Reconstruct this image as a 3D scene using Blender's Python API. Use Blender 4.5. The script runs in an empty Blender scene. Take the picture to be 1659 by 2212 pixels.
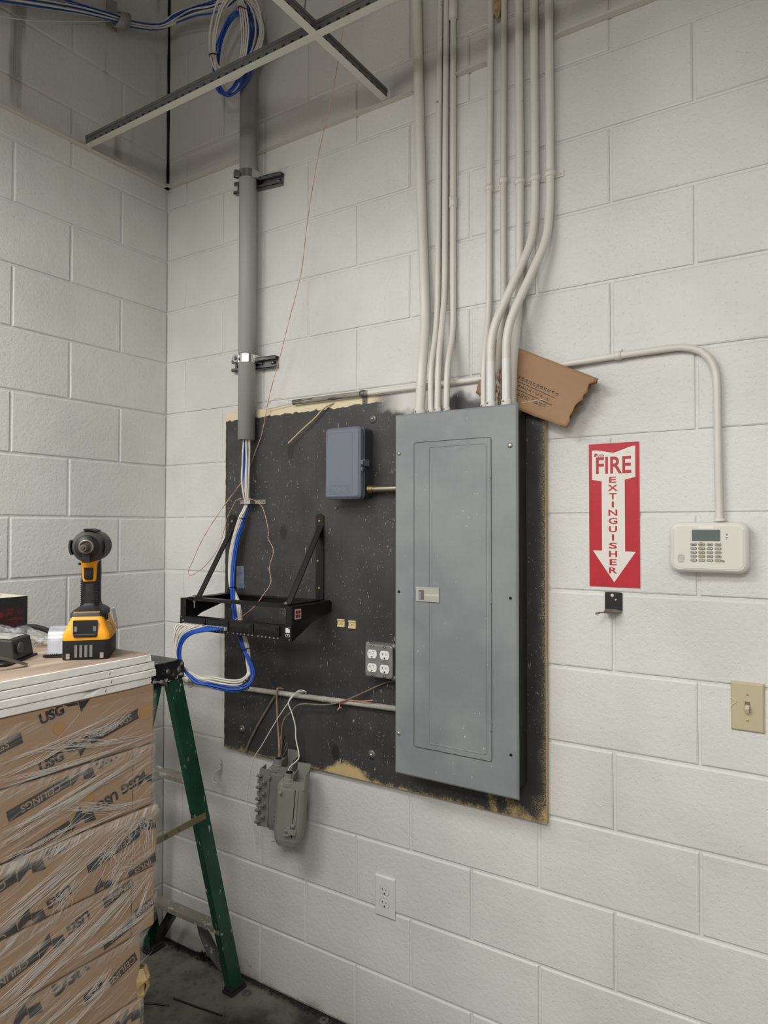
import bpy, math, random
from mathutils import Vector, Matrix, noise
random.seed(7)
S = bpy.context.scene
C = S.collection
# ------------------------------------------------------------------ camera, world, lights, exposure
cam_d = bpy.data.cameras.new('camera'); cam = bpy.data.objects.new('camera', cam_d); C.objects.link(cam)
cam_d.sensor_fit = 'VERTICAL'; cam_d.sensor_height = 24.0; cam_d.lens = 16.474; cam_d.clip_start = .02
yaw, pit, rol = .5787, .02133, .00112
F = Vector((-math.sin(yaw)*math.cos(pit), math.cos(yaw)*math.cos(pit), math.sin(pit)))
R0 = Vector((math.cos(yaw), math.sin(yaw), 0)); U0 = R0.cross(F)
R = R0*math.cos(rol)+U0*math.sin(rol); U = -R0*math.sin(rol)+U0*math.cos(rol)
cam.matrix_world = Matrix(((R.x, U.x, -F.x, 2.2343), (R.y, U.y, -F.y, -1.8462), (R.z, U.z, -F.z, 1.5925), (0, 0, 0, 1)))
S.camera = cam
W = bpy.data.worlds.new('world'); S.world = W; W.use_nodes = True
W.node_tree.nodes['Background'].inputs[0].default_value = (.9, .92, 1, 1); W.node_tree.nodes['Background'].inputs[1].default_value = .02
S.view_settings.view_transform = 'Standard'; S.view_settings.look = 'None'; S.view_settings.gamma = 1
S.view_settings.use_curve_mapping = False; S.view_settings.exposure = 0.0
LIGHTS = [(0.75, -1.90, 1.16, .56, 38.0), (2.60, -1.90, 1.16, .56, 12.0), (0.75, -3.40, 1.16, .56, 36.0), (2.60, -3.40, 1.16, .56, 40.0)]
for lx, ly, sx, sy, pw in LIGHTS:
    ld = bpy.data.lights.new('troffer_light', 'AREA'); ld.shape = 'RECTANGLE'; ld.size = sx; ld.size_y = sy
    ld.energy = pw; ld.color = (1.0, .99, .97)
    lo = bpy.data.objects.new('troffer_light', ld); C.objects.link(lo); lo.location = (lx, ly, 2.922)
FILL = (2.10, -2.45, 2.70, 22.0)      # added fill bulb, out of view, brightening carton faces and above the grid
pl_d = bpy.data.lights.new('fill_bulb', 'POINT'); pl_d.energy = FILL[3]; pl_d.shadow_soft_size = .09; pl_d.color = (1., .98, .95)
pl_o = bpy.data.objects.new('fill_bulb', pl_d); C.objects.link(pl_o); pl_o.location = FILL[:3]
S.cycles.max_bounces = 7; S.cycles.diffuse_bounces = 4; S.cycles.glossy_bounces = 3; S.cycles.transparent_max_bounces = 24
S.cycles.sample_clamp_indirect = 4.0

# ------------------------------------------------------------------ materials
def lin(c):
    return tuple((x/255/12.92 if x/255 <= .04045 else ((x/255+.055)/1.055)**2.4) for x in c)+(1,)
MATS = {}
def mat(name, col, rough=.5, metal=0., spec=.5, var=0., vscale=6., dark=None, bump=0., bscale=60., bdist=.002, coord='Object',
        stretch=(1, 1, 1), specks=(), coat=0., alpha=1., trans=0.):
    """col: sRGB 0..255. specks: list of (scale, threshold, sRGB colour[, stretch])"""
    if name in MATS: return MATS[name]
    m = bpy.data.materials.new(name); m.use_nodes = True; nt = m.node_tree; n = nt.nodes; L = nt.links
    b = n['Principled BSDF']; b.inputs['Roughness'].default_value = rough; b.inputs['Metallic'].default_value = metal
    b.inputs['Specular IOR Level'].default_value = spec
    if coat: b.inputs['Coat Weight'].default_value = coat; b.inputs['Coat Roughness'].default_value = .15
    if trans: b.inputs['Transmission Weight'].default_value = trans
    if alpha < 1: b.inputs['Alpha'].default_value = alpha
    c = lin(col)
    if coord == 'World':
        g = n.new('ShaderNodeNewGeometry'); src = g.outputs['Position']
    else:
        t = n.new('ShaderNodeTexCoord'); src = t.outputs[coord]
    def mapped(st):
        if st == (1, 1, 1): return src
        mp = n.new('ShaderNodeMapping'); mp.inputs['Scale'].default_value = st; L.new(src, mp.inputs['Vector']); return mp.outputs[0]
    out = None
    if var:
        nz = n.new('ShaderNodeTexNoise'); nz.inputs['Scale'].default_value = vscale; nz.inputs['Detail'].default_value = 6
        L.new(mapped(stretch), nz.inputs['Vector'])
        rp = n.new('ShaderNodeValToRGB'); rp.color_ramp.elements[0].position = .3; rp.color_ramp.elements[1].position = .7
        d = lin(dark) if dark else tuple(x*(1-var) for x in c[:3])+(1,)
        rp.color_ramp.elements[0].color = tuple(d[i]*var+c[i]*(1-var) if dark else d[i] for i in range(3))+(1,)
        rp.color_ramp.elements[1].color = tuple(min(1, x*(1+.35*var)) for x in c[:3])+(1,)
        L.new(nz.outputs[0], rp.inputs[0]); out = rp.outputs[0]
    for sp in specks:
        nz = n.new('ShaderNodeTexNoise'); nz.inputs['Scale'].default_value = sp[0]; nz.inputs['Detail'].default_value = 3
        L.new(mapped(sp[3] if len(sp) > 3 else (1, 1, 1)), nz.inputs['Vector'])
        rp = n.new('ShaderNodeValToRGB'); rp.color_ramp.elements[0].position = sp[1]; rp.color_ramp.elements[1].position = min(1, sp[1]+.03)
        L.new(nz.outputs[0], rp.inputs[0])
        mx = n.new('ShaderNodeMix'); mx.data_type = 'RGBA'; L.new(rp.outputs[0], mx.inputs[0])
        if out is None: mx.inputs[6].default_value = c
        else: L.new(out, mx.inputs[6])
        mx.inputs[7].default_value = lin(sp[2]); out = mx.outputs[2]
    if out is None: b.inputs['Base Color'].default_value = c
    else: L.new(out, b.inputs['Base Color'])
    if bump:
        nz = n.new('ShaderNodeTexNoise'); nz.inputs['Scale'].default_value = bscale; nz.inputs['Detail'].default_value = 5
        L.new(mapped(stretch), nz.inputs['Vector'])
        bp = n.new('ShaderNodeBump'); bp.inputs['Strength'].default_value = bump; bp.inputs['Distance'].default_value = bdist
        L.new(nz.outputs[0], bp.inputs['Height']); L.new(bp.outputs[0], b.inputs['Normal'])
    MATS[name] = m; return m
class NT:
    """small helper for the hand-wired materials"""
    def __init__(s, name):
        s.m = bpy.data.materials.new(name); s.m.use_nodes = True; s.t = s.m.node_tree; s.n = s.t.nodes; s.b = s.n['Principled BSDF']
        MATS[name] = s.m
    def node(s, typ, **k):
        x = s.n.new('ShaderNode'+typ)
        for a, v in k.items(): setattr(x, a, v)
        return x
    def link(s, a, b): s.t.links.new(a, b)
    def val(s, x, v):
        if hasattr(v, 'links') or hasattr(v, 'is_linked'): s.link(v, x)
        else: x.default_value = v
    def math(s, op, a, b=0., c=0., clamp=False):
        x = s.node('Math', operation=op, use_clamp=clamp); s.val(x.inputs[0], a); s.val(x.inputs[1], b); s.val(x.inputs[2], c); return x.outputs[0]
    def noise(s, vec, scale, detail=4, rough=.5):
        x = s.node('TexNoise'); s.link(vec, x.inputs['Vector']); x.inputs['Scale'].default_value = scale
        x.inputs['Detail'].default_value = detail; x.inputs['Roughness'].default_value = rough; return x.outputs[0]
    def step(s, v, lo, hi):
        x = s.node('MapRange', interpolation_type='SMOOTHSTEP'); s.val(x.inputs[0], v); x.inputs[1].default_value = lo; x.inputs[2].default_value = hi
        return x.outputs[0]
    def mix(s, f, a, b):
        x = s.node('Mix', data_type='RGBA'); s.val(x.inputs[0], f)
        for i, v in ((6, a), (7, b)): s.val(x.inputs[i], v)
        return x.outputs[2]
    def scale(s, vec, st, rot=(0, 0, 0)):
        x = s.node('Mapping'); x.inputs['Scale'].default_value = st; x.inputs['Rotation'].default_value = rot; s.link(vec, x.inputs['Vector']); return x.outputs[0]
    def xyz(s, vec):
        x = s.node('SeparateXYZ'); s.link(vec, x.inputs[0]); return x.outputs
    def bump(s, h, strength, dist):
        x = s.node('Bump'); x.inputs['Strength'].default_value = strength; x.inputs['Distance'].default_value = dist; s.link(h, x.inputs['Height'])
        s.link(x.outputs[0], s.b.inputs['Normal']); return x

def wall_paint():
    k = NT('wall_paint'); pos = k.node('NewGeometry').outputs['Position']; x, y, z = k.xyz(pos)
    n1 = k.noise(pos, 2.2, 3); n2 = k.noise(pos, 14, 4); n3 = k.noise(pos, 75, 2); n4 = k.noise(pos, 260, 1)
    col = k.mix(k.step(n1, .35, .65), lin((206, 205, 201)), lin((218, 217, 213)))
    pits = k.math('ADD', k.step(k.noise(pos, 95, 1), .64, .72), k.math('MULTIPLY', k.step(k.noise(pos, 40, 2), .66, .74), .8))
    # grime splashed up from the floor, ragged upper limit
    base = k.math('SUBTRACT', .085, k.math('ADD', z, k.math('MULTIPLY', n2, .12)))
    col = k.mix(k.math('MULTIPLY', k.step(base, -.005, .06), .6), col, lin((96, 90, 80)))
    # greyer above the ceiling line, with dirt stains
    dz = k.step(k.math('ADD', z, k.math('MULTIPLY', n2, .1)), 2.97, 3.02)
    col = k.mix(k.math('MULTIPLY', dz, .35), col, lin((180, 176, 168)))
    st = k.step(k.noise(k.scale(pos, (9, 9, 1.2)), 1.2, 4), .6, .72)
    col = k.mix(k.math('MULTIPLY', k.math('MULTIPLY', st, dz), .5), col, lin((88, 82, 74)))
    k.link(col, k.b.inputs['Base Color']); k.b.inputs['Roughness'].default_value = .42; k.b.inputs['Specular IOR Level'].default_value = .4
    h = k.math('ADD', k.math('MULTIPLY', n3, .55), k.math('ADD', k.math('MULTIPLY', n4, .16), k.math('MULTIPLY', n2, .8)))
    h = k.math('SUBTRACT', h, k.math('MULTIPLY', pits, .22))
    k.bump(h, .55, .004); return k.m
WALL = wall_paint()
def concrete():
    k = NT('concrete'); pos = k.node('NewGeometry').outputs['Position']; x, y, z = k.xyz(pos)
    a = k.noise(pos, 3, 8, .6); b_ = k.noise(pos, 30, 6, .65)
    col = k.mix(k.step(a, .35, .62), lin((46, 44, 41)), lin((118, 114, 106)))
    col = k.mix(k.math('MULTIPLY', k.step(b_, .5, .7), .5), col, lin((52, 49, 45)))
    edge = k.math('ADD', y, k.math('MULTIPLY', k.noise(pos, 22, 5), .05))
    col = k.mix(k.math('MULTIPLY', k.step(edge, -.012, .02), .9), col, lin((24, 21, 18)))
    k.link(col, k.b.inputs['Base Color']); k.b.inputs['Roughness'].default_value = .7; k.bump(b_, .5, .003); return k.m
def board_paint():
    """black paint on plywood: bare cream strip along the ragged top edge, white overspray, worn tan patches at the lower edge, flecks"""
    k = NT('board_paint'); pos = k.node('NewGeometry').outputs['Position']; x, y, z = k.xyz(pos)
    n1 = k.noise(pos, 40, 5); n2 = k.noise(pos, 9, 5); n3 = k.noise(pos, 6, 2)
    grain = k.noise(k.scale(pos, (60, 60, 2.5)), 1.5, 4)
    col = k.mix(k.step(n2, .3, .7), lin((50, 50, 50)), lin((64, 63, 62)))
    col = k.mix(k.math('MULTIPLY', k.step(grain, .55, .75), .25), col, lin((24, 24, 24)))
    scuff = k.step(k.noise(pos, 170, 2), .685, .73); dens = k.step(k.noise(pos, 5, 4), .36, .56)
    col = k.mix(k.math('MULTIPLY', k.math('MULTIPLY', scuff, dens), .65), col, lin((178, 174, 166)))
    scr = k.step(k.noise(k.scale(pos, (1, 1, .25), (0, .35, 0)), 190, 1), .74, .76)
    col = k.mix(k.math('MULTIPLY', k.math('MULTIPLY', scr, dens), .6), col, lin((190, 186, 178)))
    # white overspray between the pipes at the top
    ov = k.math('ADD', k.math('SUBTRACT', z, 1.962), k.math('ADD', k.math('MULTIPLY', k.math('SUBTRACT', n1, .5), .02), k.math('MULTIPLY', k.math('SUBTRACT', k.noise(pos, 11, 2), .5), .14)))
    ov = k.math('MULTIPLY', k.step(ov, -.018, .014), k.step(x, 1.00, 1.12))
    col = k.mix(ov, col, lin((205, 203, 198)))
    # unpainted cream strip along the top, left part; chipped edges
    t = k.math('ADD', k.math('SUBTRACT', z, k.math('ADD', 1.972, k.math('MULTIPLY', k.math('SUBTRACT', x, .35), .008))), k.math('MULTIPLY', k.math('SUBTRACT', n1, .5), .028))
    top = k.math('MULTIPLY', k.step(t, .004, .007), k.math('SUBTRACT', 1., k.step(x, .98, 1.06)))
    col = k.mix(top, col, lin((216, 203, 170)))
    e = k.math('MULTIPLY', k.math('SUBTRACT', n1, .5), .03)
    lo = k.math('SUBTRACT', k.math('ADD', .793, k.math('MULTIPLY', k.math('MULTIPLY', k.step(n3, .50, .64), k.step(x, .62, .80)), .040)), k.math('ADD', z, e))
    col = k.mix(k.math('MULTIPLY', k.step(k.math('ADD', lo, k.math('MULTIPLY', k.math('SUBTRACT', k.noise(pos, 240, 1), .5), .03)), -.016, .010), .85), col, lin((204, 180, 128)))
    ri = k.math('SUBTRACT', k.math('ADD', x, e), k.math('SUBTRACT', 1.556, k.math('MULTIPLY', k.step(k.noise(pos, 4, 2), .5, .65), .03)))
    spk = k.step(k.noise(pos, 320, 1), .48, .56)
    col = k.mix(k.math('MULTIPLY', k.math('MULTIPLY', k.step(ri, -.012, .010), spk), .6), col, lin((196, 174, 130)))
    le = k.math('SUBTRACT', .3505, k.math('SUBTRACT', x, k.math('MULTIPLY', e, .25)))
    col = k.mix(k.step(le, -.002, .001), col, lin((206, 196, 170)))
    # knots
    for kx, kz in ((.66, 1.85), (.63, 1.575), (.855, .865)):
        d = k.math('ADD', k.math('POWER', k.math('SUBTRACT', x, kx), 2.), k.math('MULTIPLY', k.math('POWER', k.math('SUBTRACT', z, kz), 2.), .35))
        col = k.mix(k.math('MULTIPLY', k.step(d, .00035, .00012), .8), col, lin((36, 33, 28)))
    k.link(col, k.b.inputs['Base Color']); k.b.inputs['Roughness'].default_value = .48
    k.bump(k.math('ADD', k.math('MULTIPLY', grain, .6), k.math('MULTIPLY', n1, .5)), .35, .002); return k.m
def panel_paint():
    k = NT('panel_paint'); pos = k.node('NewGeometry').outputs['Position']
    n1 = k.noise(pos, 5, 6, .6); n2 = k.noise(k.scale(pos, (1, 1, .45)), 210, 1); n3 = k.noise(pos, 7, 2)
    col = k.mix(k.step(n1, .32, .7), lin((122, 127, 130)), lin((137, 141, 143)))
    col = k.mix(k.math('MULTIPLY', k.step(n2, .775, .79), k.step(n3, .5, .58)), col, lin((214, 214, 210)))
    k.link(col, k.b.inputs['Base Color']); k.b.inputs['Roughness'].default_value = .45; k.bump(k.noise(pos, 300, 2), .12, .001); return k.m
def splatter(name, base, paint, dens, rough, amt=.9, st=(1, 1, 1)):
    k = NT(name); pos = k.node('NewGeometry').outputs['Position']
    n1 = k.noise(k.scale(pos, st), 60, 3); n2 = k.noise(pos, 8, 4); n3 = k.noise(pos, 12, 5)
    col = k.mix(k.step(n3, .35, .7), lin(base), lin(tuple(min(255, int(c*1.16+3)) for c in base)))
    col = k.mix(k.math('MULTIPLY', k.math('MULTIPLY', k.step(n1, dens, dens+.03), k.step(n2, .42, .55)), amt), col, lin(paint))
    k.link(col, k.b.inputs['Base Color']); k.b.inputs['Roughness'].default_value = rough; k.bump(n1, .2, .001); return k.m
def film():
    """clear stretch film: mostly see-through, whitened along its pulled diagonal streaks"""
    k = NT('stretch_film'); pos = k.node('NewGeometry').outputs['Position']
    rot = (math.radians(-28), 0, 0)
    a = k.noise(k.scale(k.scale(pos, (1, 1, 1), rot), (1, 4., 70)), 1., 5, .62)
    b_ = k.noise(k.scale(k.scale(pos, (1, 1, 1), (math.radians(-13), 0, 0)), (1, 3., 120)), 1.3, 4, .6)
    p = k.noise(pos, 8, 4); x, y, z = k.xyz(pos)
    m = k.math('ADD', k.math('MULTIPLY', k.step(a, .50, .74), .50), k.math('MULTIPLY', k.step(b_, .52, .76), .42))
    m = k.math('ADD', k.math('MULTIPLY', m, k.step(p, .40, .60)), .05)
    # painted sheen: film whitened where it glints over each carton's upper edge
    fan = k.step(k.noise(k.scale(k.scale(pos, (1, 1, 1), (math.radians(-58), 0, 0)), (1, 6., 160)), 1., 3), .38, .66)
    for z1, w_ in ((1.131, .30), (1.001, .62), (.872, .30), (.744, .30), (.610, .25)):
        sheen_band = k.math('MULTIPLY', k.step(z, z1-.026, z1-.006), k.step(k.math('MULTIPLY', z, -1.), -z1-.004, -z1))
        m = k.math('ADD', m, k.math('MULTIPLY', k.math('MULTIPLY', sheen_band, k.math('ADD', k.math('MULTIPLY', fan, .8), .2)), w_), clamp=True)
    k.b.inputs['Base Color'].default_value = lin((236, 230, 222)); k.b.inputs['Roughness'].default_value = .25
    k.link(m, k.b.inputs['Alpha']); k.b.inputs['Specular IOR Level'].default_value = .7
    k.bump(k.math('ADD', a, b_), .9, .006); return k.m
# ------------------------------------------------------------------ geometry helpers
def frame(o, x, y, z):
    return Matrix(((x[0], y[0], z[0], o[0]), (x[1], y[1], z[1], o[1]), (x[2], y[2], z[2], o[2]), (0, 0, 0, 1)))
def wallf(x, z, d=0., a=0.):          # local X right, Y up, Z out of the back wall
    return Matrix.Translation((x, -d, z)) @ Matrix(((1, 0, 0, 0), (0, 0, -1, 0), (0, 1, 0, 0), (0, 0, 0, 1))) @ Matrix.Rotation(a, 4, 'Z')
def facex(y, z, x=1., a=0.):          # local X = +y, Y up, Z = +x
    return frame((x, y, z), (0, 1, 0), (0, 0, 1), (1, 0, 0)) @ Matrix.Rotation(a, 4, 'Z')
def smoothpath(pts, sub=6):
    P = [Vector(p) for p in pts]
    if len(P) < 3 or sub < 2: return P
    out = []
    for i in range(len(P)-1):
        p0 = P[i-1] if i else P[0]*2-P[1]; p1 = P[i]; p2 = P[i+1]; p3 = P[i+2] if i+2 < len(P) else P[-1]*2-P[-2]
        for j in range(sub):
            t = j/sub
            out.append(.5*((2*p1)+(p2-p0)*t+(2*p0-5*p1+4*p2-p3)*t*t+(3*p1-p0-3*p2+p3)*t**3))
    out.append(P[-1]); return out
def bends(pts, rad, n=5):
    """straight runs joined by arcs: a bent pipe"""
    P = [Vector(p) for p in pts]; out = [P[0]]
    for i in range(1, len(P)-1):
        a = P[i-1]-P[i]; b = P[i+1]-P[i]; r = min(rad, a.length*.48, b.length*.48)
        s = P[i]+a.normalized()*r; e = P[i]+b.normalized()*r
        for j in range(n+1):
            t = j/n; out.append(s*(1-t)**2+P[i]*2*t*(1-t)+e*t*t)
    out.append(P[-1]); return out
class MB:
    def __init__(s, M=None): s.v = []; s.f = []; s.sm = []; s.M = M
    def add(s, vs, fs, M=None, smooth=False):
        o = len(s.v)
        for p in vs:
            p = Vector(p)
            if M is not None: p = M @ p
            if s.M is not None: p = s.M @ p
            s.v.append(p)
        for f in fs: s.f.append(tuple(i+o for i in f)); s.sm.append(smooth)
        return s
    def box(s, x0, x1, y0, y1, z0, z1, M=None):
        return s.add([(x0, y0, z0), (x1, y0, z0), (x1, y1, z0), (x0, y1, z0), (x0, y0, z1), (x1, y0, z1), (x1, y1, z1), (x0, y1, z1)],
                     [(0, 3, 2, 1), (4, 5, 6, 7), (0, 1, 5, 4), (1, 2, 6, 5), (2, 3, 7, 6), (3, 0, 4, 7)], M)
    def slab(s, poly, z0, z1, M=None, ch=0.):
        """polygon (counter-clockwise, local XY) extruded z0..z1; ch chamfers the z1 side inwards (about the centroid)"""
        n = len(poly); cx = sum(p[0] for p in poly)/n; cy = sum(p[1] for p in poly)/n
        rings = [[(p[0], p[1], z0) for p in poly]]
        if ch:
            ins = []
            for i in range(n):
                p = Vector(poly[i]); a = (Vector(poly[i-1])-p).normalized(); b = (Vector(poly[(i+1) % n])-p).normalized()
                na = Vector((a.y, -a.x)); nb = Vector((-b.y, b.x)); m = (na+nb)
                m = m/max(.3, m.length_squared/2) if m.length > 1e-6 else nb
                ins.append(p+m*ch)
            rings += [[(p[0], p[1], z1-ch) for p in poly], [(p[0], p[1], z1) for p in ins]]
        else: rings += [[(p[0], p[1], z1) for p in poly]]
        vs = [p for r in rings for p in r]; k = len(rings)
        fs = [tuple(range(n-1, -1, -1)), tuple((k-1)*n+i for i in range(n))]
        for r in range(k-1):
            for i in range(n): fs.append((r*n+i, r*n+(i+1) % n, (r+1)*n+(i+1) % n, (r+1)*n+i))
        return s.add(vs, fs, M)
    def cyl(s, p0, p1, r, r1=None, seg=16, M=None, smooth=True, cap=True):
        p0, p1 = Vector(p0), Vector(p1); r1 = r if r1 is None else r1
        ax = (p1-p0).normalized(); u = ax.orthogonal().normalized(); w = ax.cross(u); vs = []
        for p, q in ((p0, r), (p1, r1)):
            for i in range(seg):
                a = 2*math.pi*i/seg; vs.append(p+(u*math.cos(a)+w*math.sin(a))*q)
        s.add(vs, [(i, (i+1) % seg, seg+(i+1) % seg, seg+i) for i in range(seg)], M, smooth)
        if cap: s.add(vs, [tuple(range(seg-1, -1, -1)), tuple(range(seg, 2*seg))], M)
        return s
    def lathe(s, prof, p0, ax, seg=20, M=None, smooth=True, sx=1.):
        p0 = Vector(p0); ax = Vector(ax).normalized(); u = ax.orthogonal().normalized(); w = ax.cross(u); vs = []; fs = []
        for r, h in prof:
            for i in range(seg):
                a = 2*math.pi*i/seg; vs.append(p0+ax*h+(u*math.cos(a)*sx+w*math.sin(a))*r)
        for k in range(len(prof)-1):
            for i in range(seg): fs.append((k*seg+i, k*seg+(i+1) % seg, (k+1)*seg+(i+1) % seg, (k+1)*seg+i))
        s.add(vs, fs, M, smooth)
        k = len(prof)-1
        return s.add(vs, [tuple(range(seg-1, -1, -1)), tuple(k*seg+i for i in range(seg))], M)
    def tube(s, pts, r, seg=8, sub=5, smooth=True, M=None, flat=None):
        P = smoothpath(pts, sub) if sub > 1 else [Vector(p) for p in pts]
        P = [p for i, p in enumerate(P) if i == 0 or (p-P[i-1]).length > 1e-6]
        n = len(P); T = []
        for i in range(n): T.append((P[min(i+1, n-1)]-P[max(i-1, 0)]).normalized())
        u = T[0].orthogonal().normalized(); vs = []
        for i in range(n):
            u = (u-T[i]*u.dot(T[i]))
            u = u.normalized() if u.length > 1e-6 else T[i].orthogonal().normalized()
            w = T[i].cross(u); rr = r[min(len(r)-1, int(i/max(1, n-1)*(len(r)-1)+.5))] if isinstance(r, (list, tuple)) else r
            for j in range(seg):
                a = 2*math.pi*j/seg; vs.append(P[i]+(u*math.cos(a)+w*math.sin(a)*(flat or 1))*rr)
        fs = [(i*seg+j, i*seg+(j+1) % seg, (i+1)*seg+(j+1) % seg, (i+1)*seg+j) for i in range(n-1) for j in range(seg)]
        s.add(vs, fs, M, smooth)
        return s.add(vs, [tuple(range(seg-1, -1, -1)), tuple((n-1)*seg+j for j in range(seg))], M)
    def text(s, txt, size, M, align='CENTER', bold=0., depth=0., sx=1.):
        cu = bpy.data.curves.new('t', 'FONT'); cu.body = txt; cu.size = size; cu.align_x = align; cu.align_y = 'CENTER'; cu.offset = bold*size; cu.resolution_u = 3
        ob = bpy.data.objects.new('t', cu); me = bpy.data.meshes.new_from_object(ob)
        s.add([(v.co.x*sx, v.co.y, depth) for v in me.vertices], [tuple(p.vertices) for p in me.polygons], M)
        bpy.data.objects.remove(ob); bpy.data.meshes.remove(me); bpy.data.curves.remove(cu); return s
    def build(s, name, m, parent=None, bevel=0., seg=2, sub=0):
        o0 = Vector(parent.get('_o', (0, 0, 0))) if parent else Vector((0, 0, 0))
        me = bpy.data.meshes.new(name)
        if parent is None and s.v:
            lo = Vector((min(p.x for p in s.v), min(p.y for p in s.v), min(p.z for p in s.v)))
            hi = Vector((max(p.x for p in s.v), max(p.y for p in s.v), max(p.z for p in s.v)))
            o0 = Vector(((lo.x+hi.x)/2, (lo.y+hi.y)/2, lo.z))
        me.from_pydata([p-o0 for p in s.v], [], s.f); me.polygons.foreach_set('use_smooth', s.sm); me.update()
        me.materials.append(m if not isinstance(m, str) else MATS[m])
        o = bpy.data.objects.new(name, me); C.objects.link(o)
        if parent: o.parent = parent
        else: o.location = o0
        o['_o'] = tuple(o0)
        if bevel:
            md = o.modifiers.new('bevel', 'BEVEL'); md.width = bevel; md.segments = seg; md.limit_method = 'ANGLE'; md.angle_limit = .6
        if sub:
            md = o.modifiers.new('sub', 'SUBSURF'); md.levels = sub; md.render_levels = sub
            for p in me.polygons: p.use_smooth = True
        return o
def tag(o, label, cat, group=None, kind=None):
    if label: o['label'] = label
    if cat: o['category'] = cat
    if group: o['group'] = group
    if kind: o['kind'] = kind
    return o
def thing(name, label, cat, loc=(0, 0, 0), group=None):
    o = bpy.data.objects.new(name, None); C.objects.link(o); o.location = loc; o.empty_display_size = .05; o['_o'] = tuple(loc)
    return tag(o, label, cat, group)
def rrect(w, h, r, n=4, cx=0., cy=0.):
    out = []
    for ax, ay, a0 in ((w/2-r, h/2-r, 0), (-w/2+r, h/2-r, 90), (-w/2+r, -h/2+r, 180), (w/2-r, -h/2+r, 270)):
        for i in range(n+1):
            a = math.radians(a0+90*i/n); out.append((cx+ax+r*math.cos(a), cy+ay+r*math.sin(a)))
    return out
def rect(x0, x1, y0, y1): return [(x0, y0), (x1, y0), (x1, y1), (x0, y1)]
def disc(r, n=16, cx=0., cy=0.): return [(cx+r*math.cos(2*math.pi*i/n), cy+r*math.sin(2*math.pi*i/n)) for i in range(n)]

# ------------------------------------------------------------------ shared materials
CREAM = mat('conduit_cream_paint', (214, 211, 202), .38, var=.10, vscale=7, dark=(150, 142, 125), bump=.12, bscale=40, coord='World', specks=[(55, .74, (120, 112, 98))])
WHITEP = mat('conduit_white_paint', (220, 219, 216), .35, var=.06, vscale=8, coord='World')
BLACKM = mat('black_powder_coat', (17, 17, 18), .38, var=.25, vscale=20, bump=.08, bscale=400)
STEEL = mat('zinc_steel', (176, 176, 172), .32, 1., var=.2, vscale=20)
DSTEEL = mat('dull_steel', (110, 109, 106), .45, .45, var=.3, vscale=25)
SCREW = mat('screw_metal', (190, 186, 172), .35, .9)
BLACK = mat('black_plastic', (16, 16, 17), .4)
HOLE = mat('dark_hole', (6, 6, 6), .9)
WHITE = mat('white_plastic', (228, 227, 222), .4)
WCABLE = mat('white_cable_jacket', (214, 209, 199), .45, var=.05, vscale=30)
BCABLE = mat('blue_cable_jacket', (24, 76, 172), .42, var=.12, vscale=30)
PINK = mat('pink_wire', (208, 164, 148), .5, var=.1, vscale=60)
GREYPVC = mat('grey_pvc', (162, 162, 158), .5, var=.10, vscale=5, stretch=(1, 1, .15), bump=.06, bscale=60, specks=[(30, .72, (82, 84, 84), (1, 1, .12))])
CARD = mat('cardboard', (160, 131, 104), .75, var=.12, vscale=7, dark=(134, 106, 80), bump=.25, bscale=35, stretch=(1, 1, 1))
CARD2 = mat('cardboard_old', (152, 120, 90), .75, var=.16, vscale=12, dark=(122, 92, 66), bump=.5, bscale=28, bdist=.004)
INK = mat('black_ink', (44, 40, 40), .7, var=.15, vscale=30)
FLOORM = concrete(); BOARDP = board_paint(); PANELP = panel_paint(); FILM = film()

# ------------------------------------------------------------------ setting: floor, block walls, ceiling
RX, RY, RZ = 4.6, -4.6, 3.95
tag(MB().box(-.2, RX+.2, RY-.2, .2, -.12, 0).build('floor', FLOORM), 'grey stained concrete floor', 'floor', kind='structure')
tag(MB().box(-.2, RX+.2, RY-.2, .2, RZ, RZ+.1).build('ceiling', mat('roof_deck', (150, 148, 144), .8, var=.2)), 'dark roof deck above the open ceiling grid', 'ceiling', kind='structure')
MORTAR = WALL; BH = .2032; J = .0032; DEP = .0042
BX, BZ = 3.16, 17        # extent of individually built blocks: along the back wall and number of courses
wall_back = MB().box(-.2, RX+.2, DEP, .2, 0, RZ).build('wall_back', WALL); tag(wall_back, 'cream painted concrete block wall behind the electrical panel', 'wall', kind='structure')
wall_left = MB().box(-.2, -DEP, RY, DEP, 0, RZ).build('wall_left', WALL); tag(wall_left, 'cream painted concrete block wall on the left', 'wall', kind='structure')
tag(MB().box(RX, RX+.2, RY, .2, 0, RZ).build('wall_right', WALL), 'plain cream wall to the right', 'wall', kind='structure')
tag(MB().box(-.2, RX+.2, RY-.2, RY, 0, RZ).build('wall_front', WALL), 'plain cream wall behind the viewer', 'wall', kind='structure')
MB().box(BX+.02, RX, 0, DEP+.001, 0, RZ).build('block_field', WALL, wall_back)
MB().box(-DEP-.001, 0, RY, -2.47, 0, RZ).build('block_field', WALL, wall_left)
_blk = {}
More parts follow.
